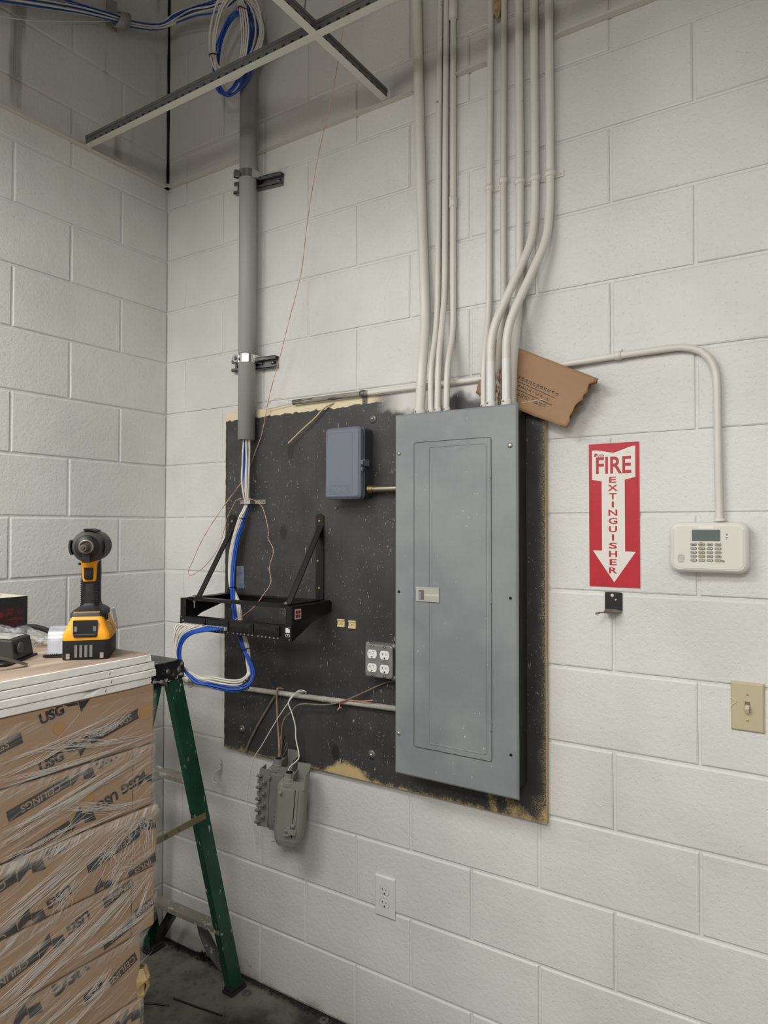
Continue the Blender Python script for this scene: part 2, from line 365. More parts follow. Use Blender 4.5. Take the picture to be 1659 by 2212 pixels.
def block_mesh(w, h):
    key = (round(w, 3), round(h, 3), random.randrange(3))
    if key in _blk: return _blk[key]
    rg = random.Random(hash(key)); prof = [(0, DEP+.003), (.0005, .0030), (.0016, .0011), (.0040, 0)]
    n = 4; vs = []; fs = []
    for ins, y in prof:
        for (a, b) in ((-1, -1), (1, -1), (1, 1), (-1, 1)):
            for_mid = []
            vs.append((a*(w/2-ins)+rg.uniform(-.0006, .0006), y+(rg.uniform(0, .0007) if y < .002 else 0), b*(h/2-ins)+rg.uniform(-.0006, .0006)))
    for k in range(len(prof)-1):
        for i in range(4): fs.append((k*4+i, k*4+(i+1) % 4, (k+1)*4+(i+1) % 4, (k+1)*4+i))
    k = len(prof)-1; fs.append((k*4, k*4+1, k*4+2, k*4+3))
    me = bpy.data.meshes.new('block'); me.from_pydata(vs, [], fs); me.materials.append(WALL); me.update(); _blk[key] = me; return me
def put_block(parent, a, b, r, left):
    w, h = b-a-2*J, BH-2*J
    if w < .015: return
    o = bpy.data.objects.new('block', block_mesh(w, h)); C.objects.link(o); o.parent = parent
    z = (r+.5)*BH; u = (a+b)/2; dy = random.uniform(-.0007, .0007)
    p0 = Vector(parent['_o'])
    if left: o.rotation_euler = (0, 0, math.pi/2); o.location = Vector((-dy, u, z))-p0
    else: o.location = Vector((u, dy, z))-p0
for r in range(BZ):
    js = [.1094+n*BH for n in range(-1, 17) if n % 2 == r % 2 and .02 < .1094+n*BH < BX]
    gap = .006 if r >= 14 else .0
    js = [gap-J]+js+[BX]
    for a, b in zip(js, js[1:]): put_block(wall_back, a, b, r, False)
    ms = [-.008-m*BH for m in range(1, 13) if m % 2 == r % 2]
    ms = [J-gap]+[m for m in ms if m > -2.44]+[-2.45]
    for b, a in zip(ms, ms[1:]): put_block(wall_left, a, b, r, True)
# open joint in the corner above the ceiling line
g = MB(); pts = [(.001, -.001, 2.958+i*.05) for i in range(19)]
for i in range(18):
    w0 = .0030+.0022*math.sin(i*2.3)*math.sin(i*.9+1); w1 = .0030+.0022*math.sin(i*2.3+2.3)*math.sin(i*.9+1.9); z0, z1 = pts[i][2], pts[i+1][2]
    g.add([(-.002, -.0015-w0, z0), (w0+.0015, .002, z0), (w1+.0015, .002, z1), (-.002, -.0015-w1, z1)], [(0, 1, 2, 3)])
tag(g.build('trim_1', HOLE), 'dark open joint up the wall corner above the ceiling line', 'wall joint', kind='structure')

# ceiling grid -------------------------------------------------------------------
TEEW = mat('grid_white_enamel', (206, 203, 194), .35); TEED = mat('grid_galvanised', (112, 112, 110), .4, .25, var=.2, vscale=30)
GZ = 2.93
def tee(label, p0, p1):
    p0, p1 = Vector(p0), Vector(p1); ax = (p1-p0).normalized(); side = Vector((-ax.y, ax.x, 0)); L = (p1-p0).length
    t = thing('ceiling_grid_tee', label, 'ceiling grid', p0)
    M = frame(p0, ax, side, (0, 0, 1))
    MB(M).box(0, L, -.012, .012, 0, .0014).build('flange', TEEW, t)
    MB(M).box(0, L, -.0011, .0011, .0014, .036).build('web', TEED, t)
    MB(M).box(0, L, -.003, .003, .030, .040).build('bulb', TEED, t)
    h = MB(M); x = .05
    while x < L-.04:
        h.box(x, x+.011, -.0015, .0015, .013, .0175); x += .032
    h.build('slots', HOLE, t)['kind'] = 'stuff'
    return t
tee('white ceiling tee running right from the left wall, its upper web galvanised', (.012, -.370, GZ), (4.55, -.370, GZ))
tee('white ceiling tee running out from the back wall left of the thick painted pipe', (1.045, -.012, GZ+.0016), (1.045, -.975, GZ+.0016))
def angle_trim(n, label, p0, p1, out):
    p0, p1 = Vector(p0), Vector(p1); ax = (p1-p0).normalized(); M = frame(p0, ax, out, (0, 0, 1)); L = (p1-p0).length
    o = MB(M).box(0, L, .0005, .0225, -.0014, 0).box(0, L, .0005, .0018, 0, .022).build('trim_%d' % n, TEEW)
    tag(o, label, 'wall angle', kind='structure')
angle_trim(2, 'white ceiling wall angle along the back wall left of the pipes', (.002, 0, GZ), (1.142, 0, GZ), (0, -1, 0))
angle_trim(3, 'short white wall angle between two groups of painted pipes', (1.292, 0, GZ), (1.386, 0, GZ), (0, -1, 0))
angle_trim(4, 'white ceiling wall angle right of the pipes', (1.592, 0, GZ), (4.58, 0, GZ), (0, -1, 0))
angle_trim(5, 'white ceiling wall angle along the left wall', (0, -4.4, GZ), (0, -.002, GZ), (1, 0, 0))
# lay-in tiles with troffers over the rest of the room (outside the frame)
TILE = mat('ceiling_tile', (206, 203, 196), .9, bump=.3, bscale=90)
cl = MB()
holes = [(lx-sx/2-.02, lx+sx/2+.02, ly-sy/2-.02, ly+sy/2+.02) for lx, ly, sx, sy, _ in LIGHTS]
xs = sorted({0.02, 4.58} | {h[0] for h in holes} | {h[1] for h in holes}); ys = sorted({RY+.02, -2.72} | {h[2] for h in holes if h[3] < -2.72} | {h[3] for h in holes if h[3] < -2.72})
for x0, x1 in zip(xs, xs[1:]):
    for y0, y1 in zip(ys, ys[1:]):
        cx, cy = (x0+x1)/2, (y0+y1)/2
        if not any(h[0] < cx < h[1] and h[2] < cy < h[3] for h in holes): cl.box(x0, x1, y0, y1, GZ+.004, GZ+.02)
tag(cl.build('trim_6', TILE), 'lay-in ceiling tiles over the rear of the room', 'ceiling', kind='structure')
LENS = mat('troffer_lens', (240, 240, 236), .5)
for i, (h, l) in enumerate(zip(holes, LIGHTS)):
    t = thing('ceiling_light', 'recessed fluorescent troffer overhead, %s' % ('in front of the wall corner', 'in front of the panel', 'behind the viewer on the left', 'behind the viewer on the right')[i], 'light', (l[0], l[1], GZ))
    MB().box(h[0], h[1], h[2], h[3], GZ+.03, GZ+.06).build('lens', LENS, t)
    MB().box(h[0]-.01, h[1]+.01, h[2]-.01, h[3]+.01, GZ+.06, GZ+.1).build('housing', TEEW, t)
t = thing('fill_light', 'added fill light out of view, a socket on a cord below the open ceiling grid', 'light', (FILL[0], FILL[1], FILL[2]+.10))
MB().lathe([(.018, 0), (.022, .004), (.022, .05), (.012, .06)], (FILL[0], FILL[1], FILL[2]+.10), (0, 0, 1), 16).build('added_socket', BLACK, t)
MB().cyl((FILL[0], FILL[1], FILL[2]+.15), (FILL[0], FILL[1], RZ), .004, seg=8).build('added_cord', BLACK, t)

# ------------------------------------------------------------------ plywood backboard
PLY = mat('plywood_edge', (188, 164, 122), .7, var=.35, vscale=8, stretch=(1, 1, 60), dark=(120, 96, 66))
t = thing('plywood_board', 'black painted plywood board fixed to the block wall, worn tan along its lower edge', 'board', (.955, 0, .80))
MB().box(.348, 1.561, -.0175, -.0005, .797, 2.006).build('plywood_sheet', PLY, t)
MB().box(.3482, 1.5595, -.0190, -.0174, .7973, 2.0055).build('painted_face', BOARDP, t)
for x, z in ((.998, 1.933), (.996, .883), (.440, .875)):
    w = MB(); w.lathe([(.0, .0), (.0145, .0), (.0145, .0016), (.006, .0022)], (x, -.019, z), (0, -1, 0), 20); o = w.build('washer', DSTEEL, t)
    MB().lathe([(.0055, 0), (.0055, .002), (.0035, .0042), (.001, .005)], (x, -.0212, z), (0, -1, 0), 12).build('bolt_head', SCREW, o)
MB().lathe([(.004, 0), (.004, .004), (.002, .007)], (.856, -.019, 1.653), (-.5, -1, .3), 10).cyl((.858, -.02, 1.655), (.866, -.03, 1.660), .0012, seg=6).build('wall_screw', SCREW, t)

# ------------------------------------------------------------------ electrical panel
t = thing('electrical_panel', 'tall grey electrical breaker panel with closed door', 'electrical panel', (1.33, -.019, .882))
BOXD = splatter('panel_box_black', (40, 39, 36), (150, 142, 124), .70, .5, .7)
MB().box(1.152, 1.5075, -.1105, -.019, .899, 1.909).build('back_box', BOXD, t, bevel=.002)
MB(wallf(1.331, 1.4005, .1095)).slab(rect(-.1905, .1905, -.5185, .5185), 0, .0058, ch=.0052).build('cover', PANELP, t)
dr = MB(wallf(1.3265, 1.4015, .1145)); dr.slab(rrect(.2385, .863, .006, 3), 0, .0022, ch=.0008); door = dr.build('door', PANELP, t)
gp = MB(wallf(1.3265, 1.4015, .1148)); ou = rrect(.2425, .867, .008, 3); inn = rrect(.2390, .8635, .006, 3); n = len(ou)
gp.add([(p[0], p[1], .0008) for p in ou]+[(p[0], p[1], .0008) for p in inn], [(i, (i+1) % n, n+(i+1) % n, n+i) for i in range(n)])
gp.build('door_gap', mat('door_shadow_gap', (58, 62, 64), .6), t)
rd = MB(wallf(1.3440, 1.4020, .1165))     # embossed rib round the door's middle
ri = rrect(.176, .832, .007, 3); path = [(p[0], p[1], 0) for p in ri]+[(ri[0][0], ri[0][1], 0)]
rd.tube(path, .0016, 6, 1); rd.build('embossed_rib', PANELP, door)
hg = [(1.7375), (1.4035), (1.066)]
for z in hg: MB().cyl((1.4445, -.1165, z-.0145), (1.4445, -.1165, z+.0145), .0032, seg=10).cyl((1.4445, -.1165, z-.001), (1.4445, -.1165, z+.001), .0031, seg=10).build('hinge', PANELP, door)
LATCHM = mat('latch_grey', (168, 166, 158), .45)
la = MB(wallf(1.2525, 1.4022, .1166)); la.slab(rect(-.0375, .0375, -.0205, .0205), 0, .004, ch=.001); lo = la.build('latch', LATCHM, door)
MB(wallf(1.2335, 1.4015, .1203)).slab(rect(-.0085, .0085, -.0145, .013), 0, .0006).build('latch_recess', mat('latch_shade', (96, 97, 97), .5), lo)
MB(wallf(1.2305, 1.3985, .1209)).slab(rect(-.004, .0045, -.011, .011), 0, .0016, ch=.0004).build('latch_thumb', mat('latch_thumb', (130, 131, 130), .5), lo)
MB().text('CHALLENGER', .0088, wallf(1.2665, 1.401, .1207), bold=.012, sx=.86).build('lettering', mat('cream_print', (226, 216, 184), .5), lo)
for x, z, big in ((1.1555, 1.806, 0), (1.5005, 1.808, 1), (1.1555, .998, 0)):
    MB().lathe([(.0055 if not big else .0072, 0), (.0055 if not big else .0072, .0014), (.005, .0032), (.0015, .004)], (x, -.1153, z), (0, -1, 0), 14).build('cover_screw', SCREW, t)
for x, z in ((1.1555, 1.405), (1.5005, 1.406), (1.5005, .997)):
    MB(wallf(x, z, .1153)).slab(disc(.0042, 14), 0, .0004).build('screw_hole', HOLE, t)

# ------------------------------------------------------------------ painted conduits
def conduit(name, label, pts, r, m, bend=.07, conn=True, group=None, cat='conduit', lower=None):
    base = Vector(pts[0])
    t = thing(name, label, cat, base, group)
    P = bends(pts, bend, 7)
    MB().tube(P, r, 16, 1).build('pipe', m, t)
    if conn:
        ax = Vector((0, 0, 1))
        MB().lathe([(r+.0015, -.024), (r+.0040, -.023), (r+.0040, -.016), (r+.0020, -.015), (r+.0020, .001), (r+.0005, .002)], base, ax, 18).build('box_connector', WHITEP if lower else m, t)
        MB().lathe([(.0028, 0), (.0028, .002), (.001, .003)], base+Vector((-.3*r, -(r+.0020), -.004)), (-.3, -1, 0), 8).build('set_screw', SCREW, t)
    return t
def rusty():
    k = NT('rusty_cream_paint'); pos = k.node('NewGeometry').outputs['Position']; x, y, z = k.xyz(pos)
    r_ = k.math('MULTIPLY', k.step(k.noise(k.scale(pos, (1, 1, .35)), 130, 3), .44, .56), k.step(k.math('SUBTRACT', k.math('ADD', 2.0, k.math('MULTIPLY', k.noise(pos, 20, 3), .08)), z), -.01, .05))
    k.link(k.mix(r_, lin((200, 196, 186)), lin((128, 86, 34))), k.b.inputs['Base Color']); k.b.inputs['Roughness'].default_value = .5; return k.m
def strap(t, p, r, m, ax=(0, 0, 1), side=(1, 0, 0), tab=True):
    p, ax, side = Vector(p), Vector(ax), Vector(side)
    b = MB().lathe([(r+.0004, -.009), (r+.0022, -.0085), (r+.0022, -.005), (r+.0032, -.004), (r+.0032, .004), (r+.0022, .005), (r+.0022, .0085), (r+.0004, .009)], p, ax, 18).build('strap_band', m, t)
    if tab:
        M = frame(p+Vector((0, -p.y, 0)), side, ax, (0, -1, 0))
        MB(M).box(r*.6, r+.021, -.0085, .0085, 0, .0028).build('strap_tab', m, b)
        MB(M).lathe([(.0042, .0028), (.0042, .004), (.002, .0052)], (r+.012, 0, 0), (0, 0, 1), 10).build('strap_screw', m, b)
HALF, TQ, ONE = .0089, .0117, .0150
TOPZ = 3.92
c1 = conduit('conduit', 'thickest cream painted pipe, leftmost of the group rising from the panel', [(1.196, -.065, 1.934), (1.203, -.065, 2.06), (1.193, -.026, 2.20), (1.174, -.020, 2.60), (1.150, -.020, 3.55), (1.146, -.02, TOPZ)], ONE, CREAM, .09)
c2 = conduit('conduit', 'thin cream pipe just right of the thickest pipe above the panel', [(1.231, -.060, 1.934), (1.229, -.060, 2.05), (1.226, -.0125, 2.20), (1.228, -.0125, 2.4), (1.237, -.0125, 3.3), (1.238, -.0125, TOPZ)], HALF, CREAM, .08)
c3 = conduit('conduit', 'thin pipe with white lower end, third from left above the panel', [(1.259, -.072, 1.934), (1.261, -.072, 2.07), (1.2515, -.0125, 2.27), (1.2535, -.0125, 2.75), (1.259, -.0125, 3.3), (1.260, -.0125, TOPZ)], HALF, CREAM, .1, lower=True)
c4 = conduit('conduit', 'thin cream pipe with a coupling, fourth from left above the panel', [(1.285, -.066, 1.934), (1.287, -.066, 2.05), (1.2785, -.0125, 2.165), (1.279, -.0125, 2.55), (1.281, -.0125, 3.2), (1.282, -.0125, TOPZ)], HALF, CREAM, .05)
MB().lathe([(HALF+.0004, -.016), (HALF+.0025, -.015), (HALF+.0025, .015), (HALF+.0004, .016)], (1.279, -.0125, 2.552), (0, 0, 1), 16).build('coupling', CREAM, c4)
MB().lathe([(HALF+.0004, -.03), (HALF+.004, -.028), (HALF+.004, .06), (HALF+.0004, .062)], (1.2805, -.0135, 3.13), (0, 0, 1), 16).build('coupling', CREAM, c4)
c5 = conduit('conduit', 'thin cream pipe at the left of the right-hand pipe group', [(1.396, -.052, 1.934), (1.396, -.052, 2.06), (1.3935, -.0125, 2.20), (1.3955, -.0125, 2.57), (1.404, -.0125, 3.3), (1.405, -.0125, TOPZ)], HALF, CREAM, .08)
strap(c5, (1.3955, -.0125, 2.563), HALF, CREAM)
c6 = conduit('conduit', 'thin rust-stained pipe hidden between the two crossing bent pipes', [(1.435, -.046, 1.934), (1.437, -.046, 2.07), (1.4385, -.0125, 2.21), (1.439, -.0125, 2.56), (1.4445, -.0125, 3.3), (1.446, -.0125, TOPZ)], HALF,
             rusty(), .08)
strap(c6, (1.439, -.0125, 2.573), HALF, CREAM, tab=False)
c7 = conduit('conduit', 'wider cream pipe passing behind the two bent pipes into the panel corner', [(1.479, -.050, 1.934), (1.484, -.050, 2.06), (1.4865, -.0155, 2.215), (1.490, -.0155, 2.55), (1.487, -.0155, 3.3), (1.486, -.0155, TOPZ)], TQ, CREAM, .08)
strap(c7, (1.4895, -.0155, 2.555), TQ, CREAM)
c8 = conduit('conduit', 'bent pipe with white lower end crossing left in front of the others', [(1.432, -.086, 1.934), (1.432, -.086, 2.125), (1.5305, -.028, 2.375), (1.5335, -.0155, 2.47), (1.534, -.0155, 2.56), (1.5315, -.0155, 3.3), (1.531, -.0155, TOPZ)], TQ, CREAM, .06, lower=True)
strap(c8, (1.534, -.0155, 2.552), TQ, CREAM)
c9 = conduit('conduit', 'rightmost bent pipe with white lower end, parallel to its neighbour', [(1.480, -.091, 1.934), (1.480, -.091, 2.128), (1.5725, -.028, 2.37), (1.576, -.0155, 2.47), (1.577, -.0155, 2.56), (1.5745, -.0155, 3.3), (1.574, -.0155, TOPZ)], TQ, CREAM, .06, lower=True)
strap(c9, (1.577, -.0155, 2.553), TQ, CREAM)
for cc, x, y, r in ((c8, 1.432, -.086, TQ), (c9, 1.480, -.091, TQ)):
    MB().cyl((x, y, 1.936), (x+(.001 if r == HALF else 0), y, 2.045), r+.0004, seg=16, cap=False).build('fresh_white_paint', WHITEP, cc)
b = MB(); vs = []; fs = []
for j in range(8):
    for i in range(10):
        a = 2*math.pi*i/10; q_ = .0125*math.sin(math.pi*(j+.5)/8)*(1+.5*noise.noise(Vector((i*1.1, j*.9, 4))))+.002
        vs.append((1.4225+q_*math.cos(a), -.013+q_*math.sin(a)*.8, 3.045+j*.013+.006*noise.noise(Vector((i*1.7, j*1.7, 6)))))
for j in range(7):
    for i in range(10): fs.append((j*10+i, j*10+(i+1) % 10, (j+1)*10+(i+1) % 10, (j+1)*10+i))
fs += [tuple(range(9, -1, -1)), tuple(70+i for i in range(10))]
tag(b.add(vs, fs).build('foam_lump', mat('old_foam', (172, 150, 112), .9, var=.4, vscale=60, bump=.6, bscale=120)), 'lump of old tan foam wedged between two thin pipes above the ceiling line', 'foam')
# keypad run: along the top of the board, then down to the alarm keypad
DIRTY = splatter('dusty_cream_paint', (152, 149, 140), (104, 98, 88), .66, .55, .7, (1, 1, 1))
hc = conduit('conduit', 'cream pipe run along the top of the board and down to the alarm keypad',
             [(.985, -.029, 2.014), (1.372, -.026, 2.014), (1.50, -.017, 2.024), (1.772, -.0125, 2.034), (1.985, -.0125, 2.036), (1.986, -.0125, 1.80), (1.9885, -.0125, 1.606)], HALF, CREAM, .115, conn=False)
MB().tube([(.680, -.029, 2.014), (.99, -.029, 2.014)], HALF, 16, 1).build('unpainted_end', splatter('dirty_emt', (132, 126, 116), (66, 60, 52), .52, .5, .8, (.3, 1, 1)), hc)
MB(frame((.680, -.029, 2.014), (0, 1, 0), (0, 0, 1), (-1, 0, 0))).slab(disc(.0072, 14), -.001, .0004).build('open_bore', HOLE, hc)
strap(hc, (.968, -.029, 2.014), HALF, DSTEEL, ax=(1, 0, 0), side=(0, 0, -1), tab=False)
MB().box(.959, .977, -.022, -.019, 1.985, 2.008).lathe([(.004, 0), (.004, .002), (.002, .003)], (.968, -.022, 1.993), (0, -1, 0), 10).build('strap_tab', DSTEEL, hc)
strap(hc, (1.755, -.0128, 2.0338), HALF, CREAM, ax=(1, 0, .03), side=(0, 0, 1), tab=False)
MB().box(1.7485, 1.7615, -.006, -.001, 2.044, 2.052).build('strap_tab', CREAM, hc)
MB().lathe([(HALF+.003, 0), (HALF+.004, .001), (HALF+.004, .007), (HALF+.001, .008)], (1.9885, -.0125, 1.6065), (0, 0, 1), 16).build('end_collar', CREAM, hc)
lowc = conduit('conduit', 'dusty cream pipe running level across the lower board into the panel', [(.115, -.0125, 1.013), (.30, -.0125, 1.017), (.42, -.030, 1.022), (1.152, -.030, 1.043)], HALF, DIRTY, .05, conn=False)
strap(lowc, (.150, -.0125, 1.0138), HALF, CREAM, ax=(1, 0, .02), side=(0, 0, -1))
for x in (.815, .852): MB().lathe([(HALF+.0005, -.004), (HALF+.0014, -.003), (HALF+.0014, .003), (HALF+.0005, .004)], (x, -.030, 1.0215+(x-.42)*.0287), (1, 0, .0287), 16).build('coupling_ring', DIRTY, lowc)

# ------------------------------------------------------------------ grey plastic riser with strut brackets
t = thing('riser_conduit', 'thick grey plastic riser pipe, open lower end full of network cables', 'conduit', (.486, -.052, 1.897))
rp = MB(); rr = .0302; seg = 28
prof = [(rr-.004, .0), (rr, .0), (rr, 1.45), (rr-.004, 1.45), (rr-.004, .0)]
vs = []; fs = []
for r_, h in prof:
    for i in range(seg):
        a = 2*math.pi*i/seg; vs.append((.486+r_*math.cos(a), -.052+r_*math.sin(a), 1.897+h))
for k in range(len(prof)-1):
    for i in range(seg): fs.append((k*seg+i, (k+1)*seg+i, (k+1)*seg+(i+1) % seg, k*seg+(i+1) % seg))
rp.add(vs, fs, smooth=True); rp.build('pipe', GREYPVC, t)
def strut(label, x0, x1, z, tilt, clamp_z):
    t = thing('strut_bracket', label, 'pipe bracket', ((x0+x1)/2, 0, z), 'strut brackets clamping the grey riser')
    M = frame(((x0+x1)/2, -.0005, z), (math.cos(tilt), 0, math.sin(tilt)), (-math.sin(tilt), 0, math.cos(tilt)), (0, -1, 0)); L = (x1-x0)/2
    sm = mat('strut_galvanised', (118, 120, 120), .38, .5, var=.25, vscale=40)
    MB(M).box(-L, L, -.0205, .0205, 0, .0024).build('channel_back', sm, t)
    for s in (-1, 1):
        y0, y1 = (.0182, .0207) if s > 0 else (-.0207, -.0182)
        MB(M).box(-L, L, y0, y1, .0024, .021).box(-L, L, min(y0, s*.0105), max(y1, s*.0105), .0186, .021).box(-L, L, s*.0105-.0012, s*.0105+.0012, .0135, .0198).build('channel_flange', sm, t)
    for i in range(3): MB(M).slab(rrect(.026, .010, .005, 4, -L+.022+i*(2*L-.044)/2, 0), .0022, .0027).build('channel_slot', HOLE, t)
    MB(M).lathe([(.005, .0024), (.005, .005), (.002, .0065)], (L-.026, .001, 0), (0, 0, 1), 10).build('anchor_screw', SCREW, t)
    cl = MB(); n = 22; ring = []
    for i in range(n+1):
        a = math.radians(-58+(360-64)*i/n-90+58-26); ring.append((math.cos(a), math.sin(a)))
    vs = []; fs = []
    for i in range(n+1):
        a = math.radians(62-(304)*i/n)     # from the wall side on the right, round the front, to the wall side on the left
        c_, s_ = math.cos(a), math.sin(a)
        for r_, dz in ((rr+.0003, -.014), (rr+.0022, -.014), (rr+.0022, .014), (rr+.0003, .014)):
            vs.append((.486+r_*c_, -.052+r_*s_, clamp_z+dz))
    for i in range(n):
        for j in range(4): fs.append((i*4+j, i*4+(j+1) % 4, (i+1)*4+(j+1) % 4, (i+1)*4+j))
    cl.add(vs, fs, smooth=False); o = cl.build('clamp_band', mat('bright_zinc', (200, 200, 198), .22, 1.), t)
    MB().box(.488+.026, .488+.031, -.05, -.012, clamp_z-.014, clamp_z+.014).build('clamp_foot', MATS['bright_zinc'], t)
    # ears and bolt on the left front
    e = Vector((-.60, -.80, 0)); tn = Vector((.80, -.60, 0)); c0 = Vector((.486, -.052, clamp_z))
    for d in (-.007, .007):
        MB(frame(c0+e*(rr+.009)+tn*d, e, (0, 0, 1), tn)).slab(rrect(.020, .026, .005, 3), -.001, .001).build('clamp_ear', MATS['bright_zinc'], t)
    MB().cyl(c0+e*(rr+.011)-tn*.026, c0+e*(rr+.011)+tn*.012, .003, seg=10).lathe([(.006, 0), (.006, .005), (.003, .0056)], c0+e*(rr+.011)+tn*.008, tn, 6, smooth=False).lathe([(.0062, 0), (.0062, .005)], c0+e*(rr+.011)-tn*.014, tn, 6, smooth=False).build('clamp_bolt', DSTEEL, t)
strut('dark strut channel and clamp holding the grey riser just below the ceiling line', .385, .609, 2.817, -.09, 2.832)
strut('shiny strut channel and clamp holding the grey riser above the board', .379, .589, 2.172, -.04, 2.180)

# ------------------------------------------------------------------ timer box
TM = mat('timer_blue_grey', (108, 114, 126), .42, bump=.25, bscale=500, bdist=.0006); TD = mat('timer_dark_body', (60, 63, 70), .5, bump=.2, bscale=400, bdist=.0006)
t = thing('timer_box', 'blue-grey plastic timer box marked TORK on the black board', 'timer box', (.932, -.019, 1.678))
MB(wallf(.932, 1.7905, .019)).slab(rrect(.132, .220, .012, 4), 0, .046).build('body', TD, t)
lid = MB(wallf(.932, 1.7905, .065)).slab(rrect(.1385, .2255, .014, 5), 0, .006).slab(rrect(.1375, .2245, .014, 5), .006, .030, ch=.009).build('lid', TM, t, bevel=.0025, seg=3)
pl = MB(wallf(.925, 1.79, .0951)); rr2 = rrect(.098, .192, .006, 3); pl.tube([(p[0], p[1], 0) for p in rr2]+[(rr2[0][0], rr2[0][1], 0)], .0005, 5, 1); pl.build('raised_outline', TM, lid)
MB(wallf(.9235, 1.7085, .0949)).slab(rrect(.0800, .0300, .003, 2), 0, .0006, ch=.0003).build('name_plate', mat('timer_plate', (102, 108, 120), .42), lid)
MB().text('TORK', .0200, wallf(.9230, 1.7085, .0957), bold=.004, sx=1.12).build('lettering', mat('timer_letter', (118, 124, 136), .4), lid)
o = MB().box(.9985, 1.0075, -.078, -.050, 1.780, 1.800).box(1.001, 1.009, -.090, -.082, 1.783, 1.797).build('latch', TM, t, bevel=.001)
MB(frame((1.0035, -.082, 1.7685), (0, -1, 0), (0, 0, 1), (1, 0, 0))).lathe([(.0035, -.002), (.0075, -.002), (.0075, .002), (.0035, .002)], (0, 0, 0), (0, 0, 1), 16).build('padlock_eye', TM, t)
t = thing('pipe_nipple', 'short bare metal pipe joining the timer box to the panel', 'conduit', (1.07, -.045, 1.70))
EMT = mat('bare_emt', (176, 170, 150), .3, .9, var=.2, vscale=12)
MB().cyl((1.004, -.045, 1.710), (1.1525, -.045, 1.709), .0105, seg=18).build('pipe', EMT, t)
MB().lathe([(.0125, 0), (.0148, .001), (.0148, .006), (.0128, .007), (.0128, .020), (.0108, .021)], (.9995, -.045, 1.710), (1, 0, 0), 18).build('connector', mat('brassy_zinc', (150, 134, 84), .4, .9, var=.4, vscale=60), t)
MB().lathe([(.003, 0), (.003, .003), (.001, .004)], (1.011, -.0555, 1.708), (0, -1, 0), 8).build('set_screw', SCREW, t)

# ------------------------------------------------------------------ four-outlet surface box
t = thing('outlet_box', 'square metal box with four white outlets beside the panel', 'outlet', (1.052, -.019, 1.134))
GALV = mat('outlet_galvanised', (150, 149, 145), .35, .4, var=.25, vscale=35)
MB().box(1.004, 1.103, -.057, -.019, 1.137, 1.236).build('box', GALV, t, bevel=.004)
def rface(M, m=WHITE):
    pts = []
    for a0, a1 in ((-48, 48), (132, 228)):
        for i in range(7):
            a = math.radians(a0+(a1-a0)*i/6); pts.append((.0172*math.cos(a), .0172*math.sin(a)))
    return pts
cv = MB(wallf(1.0535, 1.1865, .057)).slab(rrect(.100, .1005, .010, 3), 0, .0115, ch=.003).build('cover', GALV, t, bevel=.001)
for i, (dx, dz, lp) in enumerate(((-.0225, .020, 1), (.0225, .020, 0), (-.0225, -.0215, 1), (.0225, -.0215, 0))):
    M = wallf(1.0535+dx, 1.1865+dz, .0683)
    o = MB(M).slab(rface(M), 0, .0024, ch=.0005).build('outlet_face', WHITE, t)
    s = MB(M)
    s.box(-.0072, -.0056, -.0005, .0075, .0022, .0027).box(-.0105, -.0056, .0028, .0042, .0022, .0027)
    if lp: s.box(.0056, .0066, .0005, .0085, .0022, .0026).box(.0012, .0066, .0078, .0088, .0022, .0026)
    else: s.box(.0056, .0068, -.0002, .0068, .0022, .0027)
    s.slab(disc(.0026, 10, .0, -.0085), .0022, .0027); s.build('slots', HOLE, o)
for dx, dz in ((-.0225, .0435), (.0225, .0435), (-.0225, -.0445), (.0225, -.0445)):
    MB().lathe([(.0045, 0), (.0045, .001), (.002, .0028)], (1.0535+dx, -.0683, 1.1865+dz), (0, -1, 0), 10).build('cover_screw', STEEL, t)
for dx, dz in ((-.046, .046), (.047, .046), (-.046, -.047), (.047, -.047)):
    MB().lathe([(.0085, 0), (.0085, .0015), (.006, .0015), (.006, .0030), (.003, .004)], (1.0535+dx, -.0572, 1.1865+dz), (0, -1, 0), 12).build('corner_screw', GALV, t)

# ------------------------------------------------------------------ cream clips
CLIP = mat('cream_clip', (216, 198, 148), .5)
for lab, x, z in (('cream plastic cable mount on the board, the left one of two', .8775, 1.283), ('cream plastic cable mount on the board, the right one of two', .9215, 1.2815)):
    t = thing('cable_mount', lab, 'cable clip', (x, -.019, z-.012), 'pair of cream cable mounts')
    MB(wallf(x, z, .019)).slab(rect(-.014, .014, -.0125, .0125), 0, .0035, ch=.0008).build('base', CLIP, t)
    MB(wallf(x, z, .0225)).box(-.0135, .0135, .0085, .0115, 0, .0035).box(-.0135, .0135, -.0118, -.006, 0, .002).box(-.009, .009, -.003, .004, 0, .0022).build('ridges', CLIP, t)
    MB(wallf(x, z, .0246)).slab(disc(.0016, 8, .0015, .0005), 0, .0004).build('nail_hole', HOLE, t)
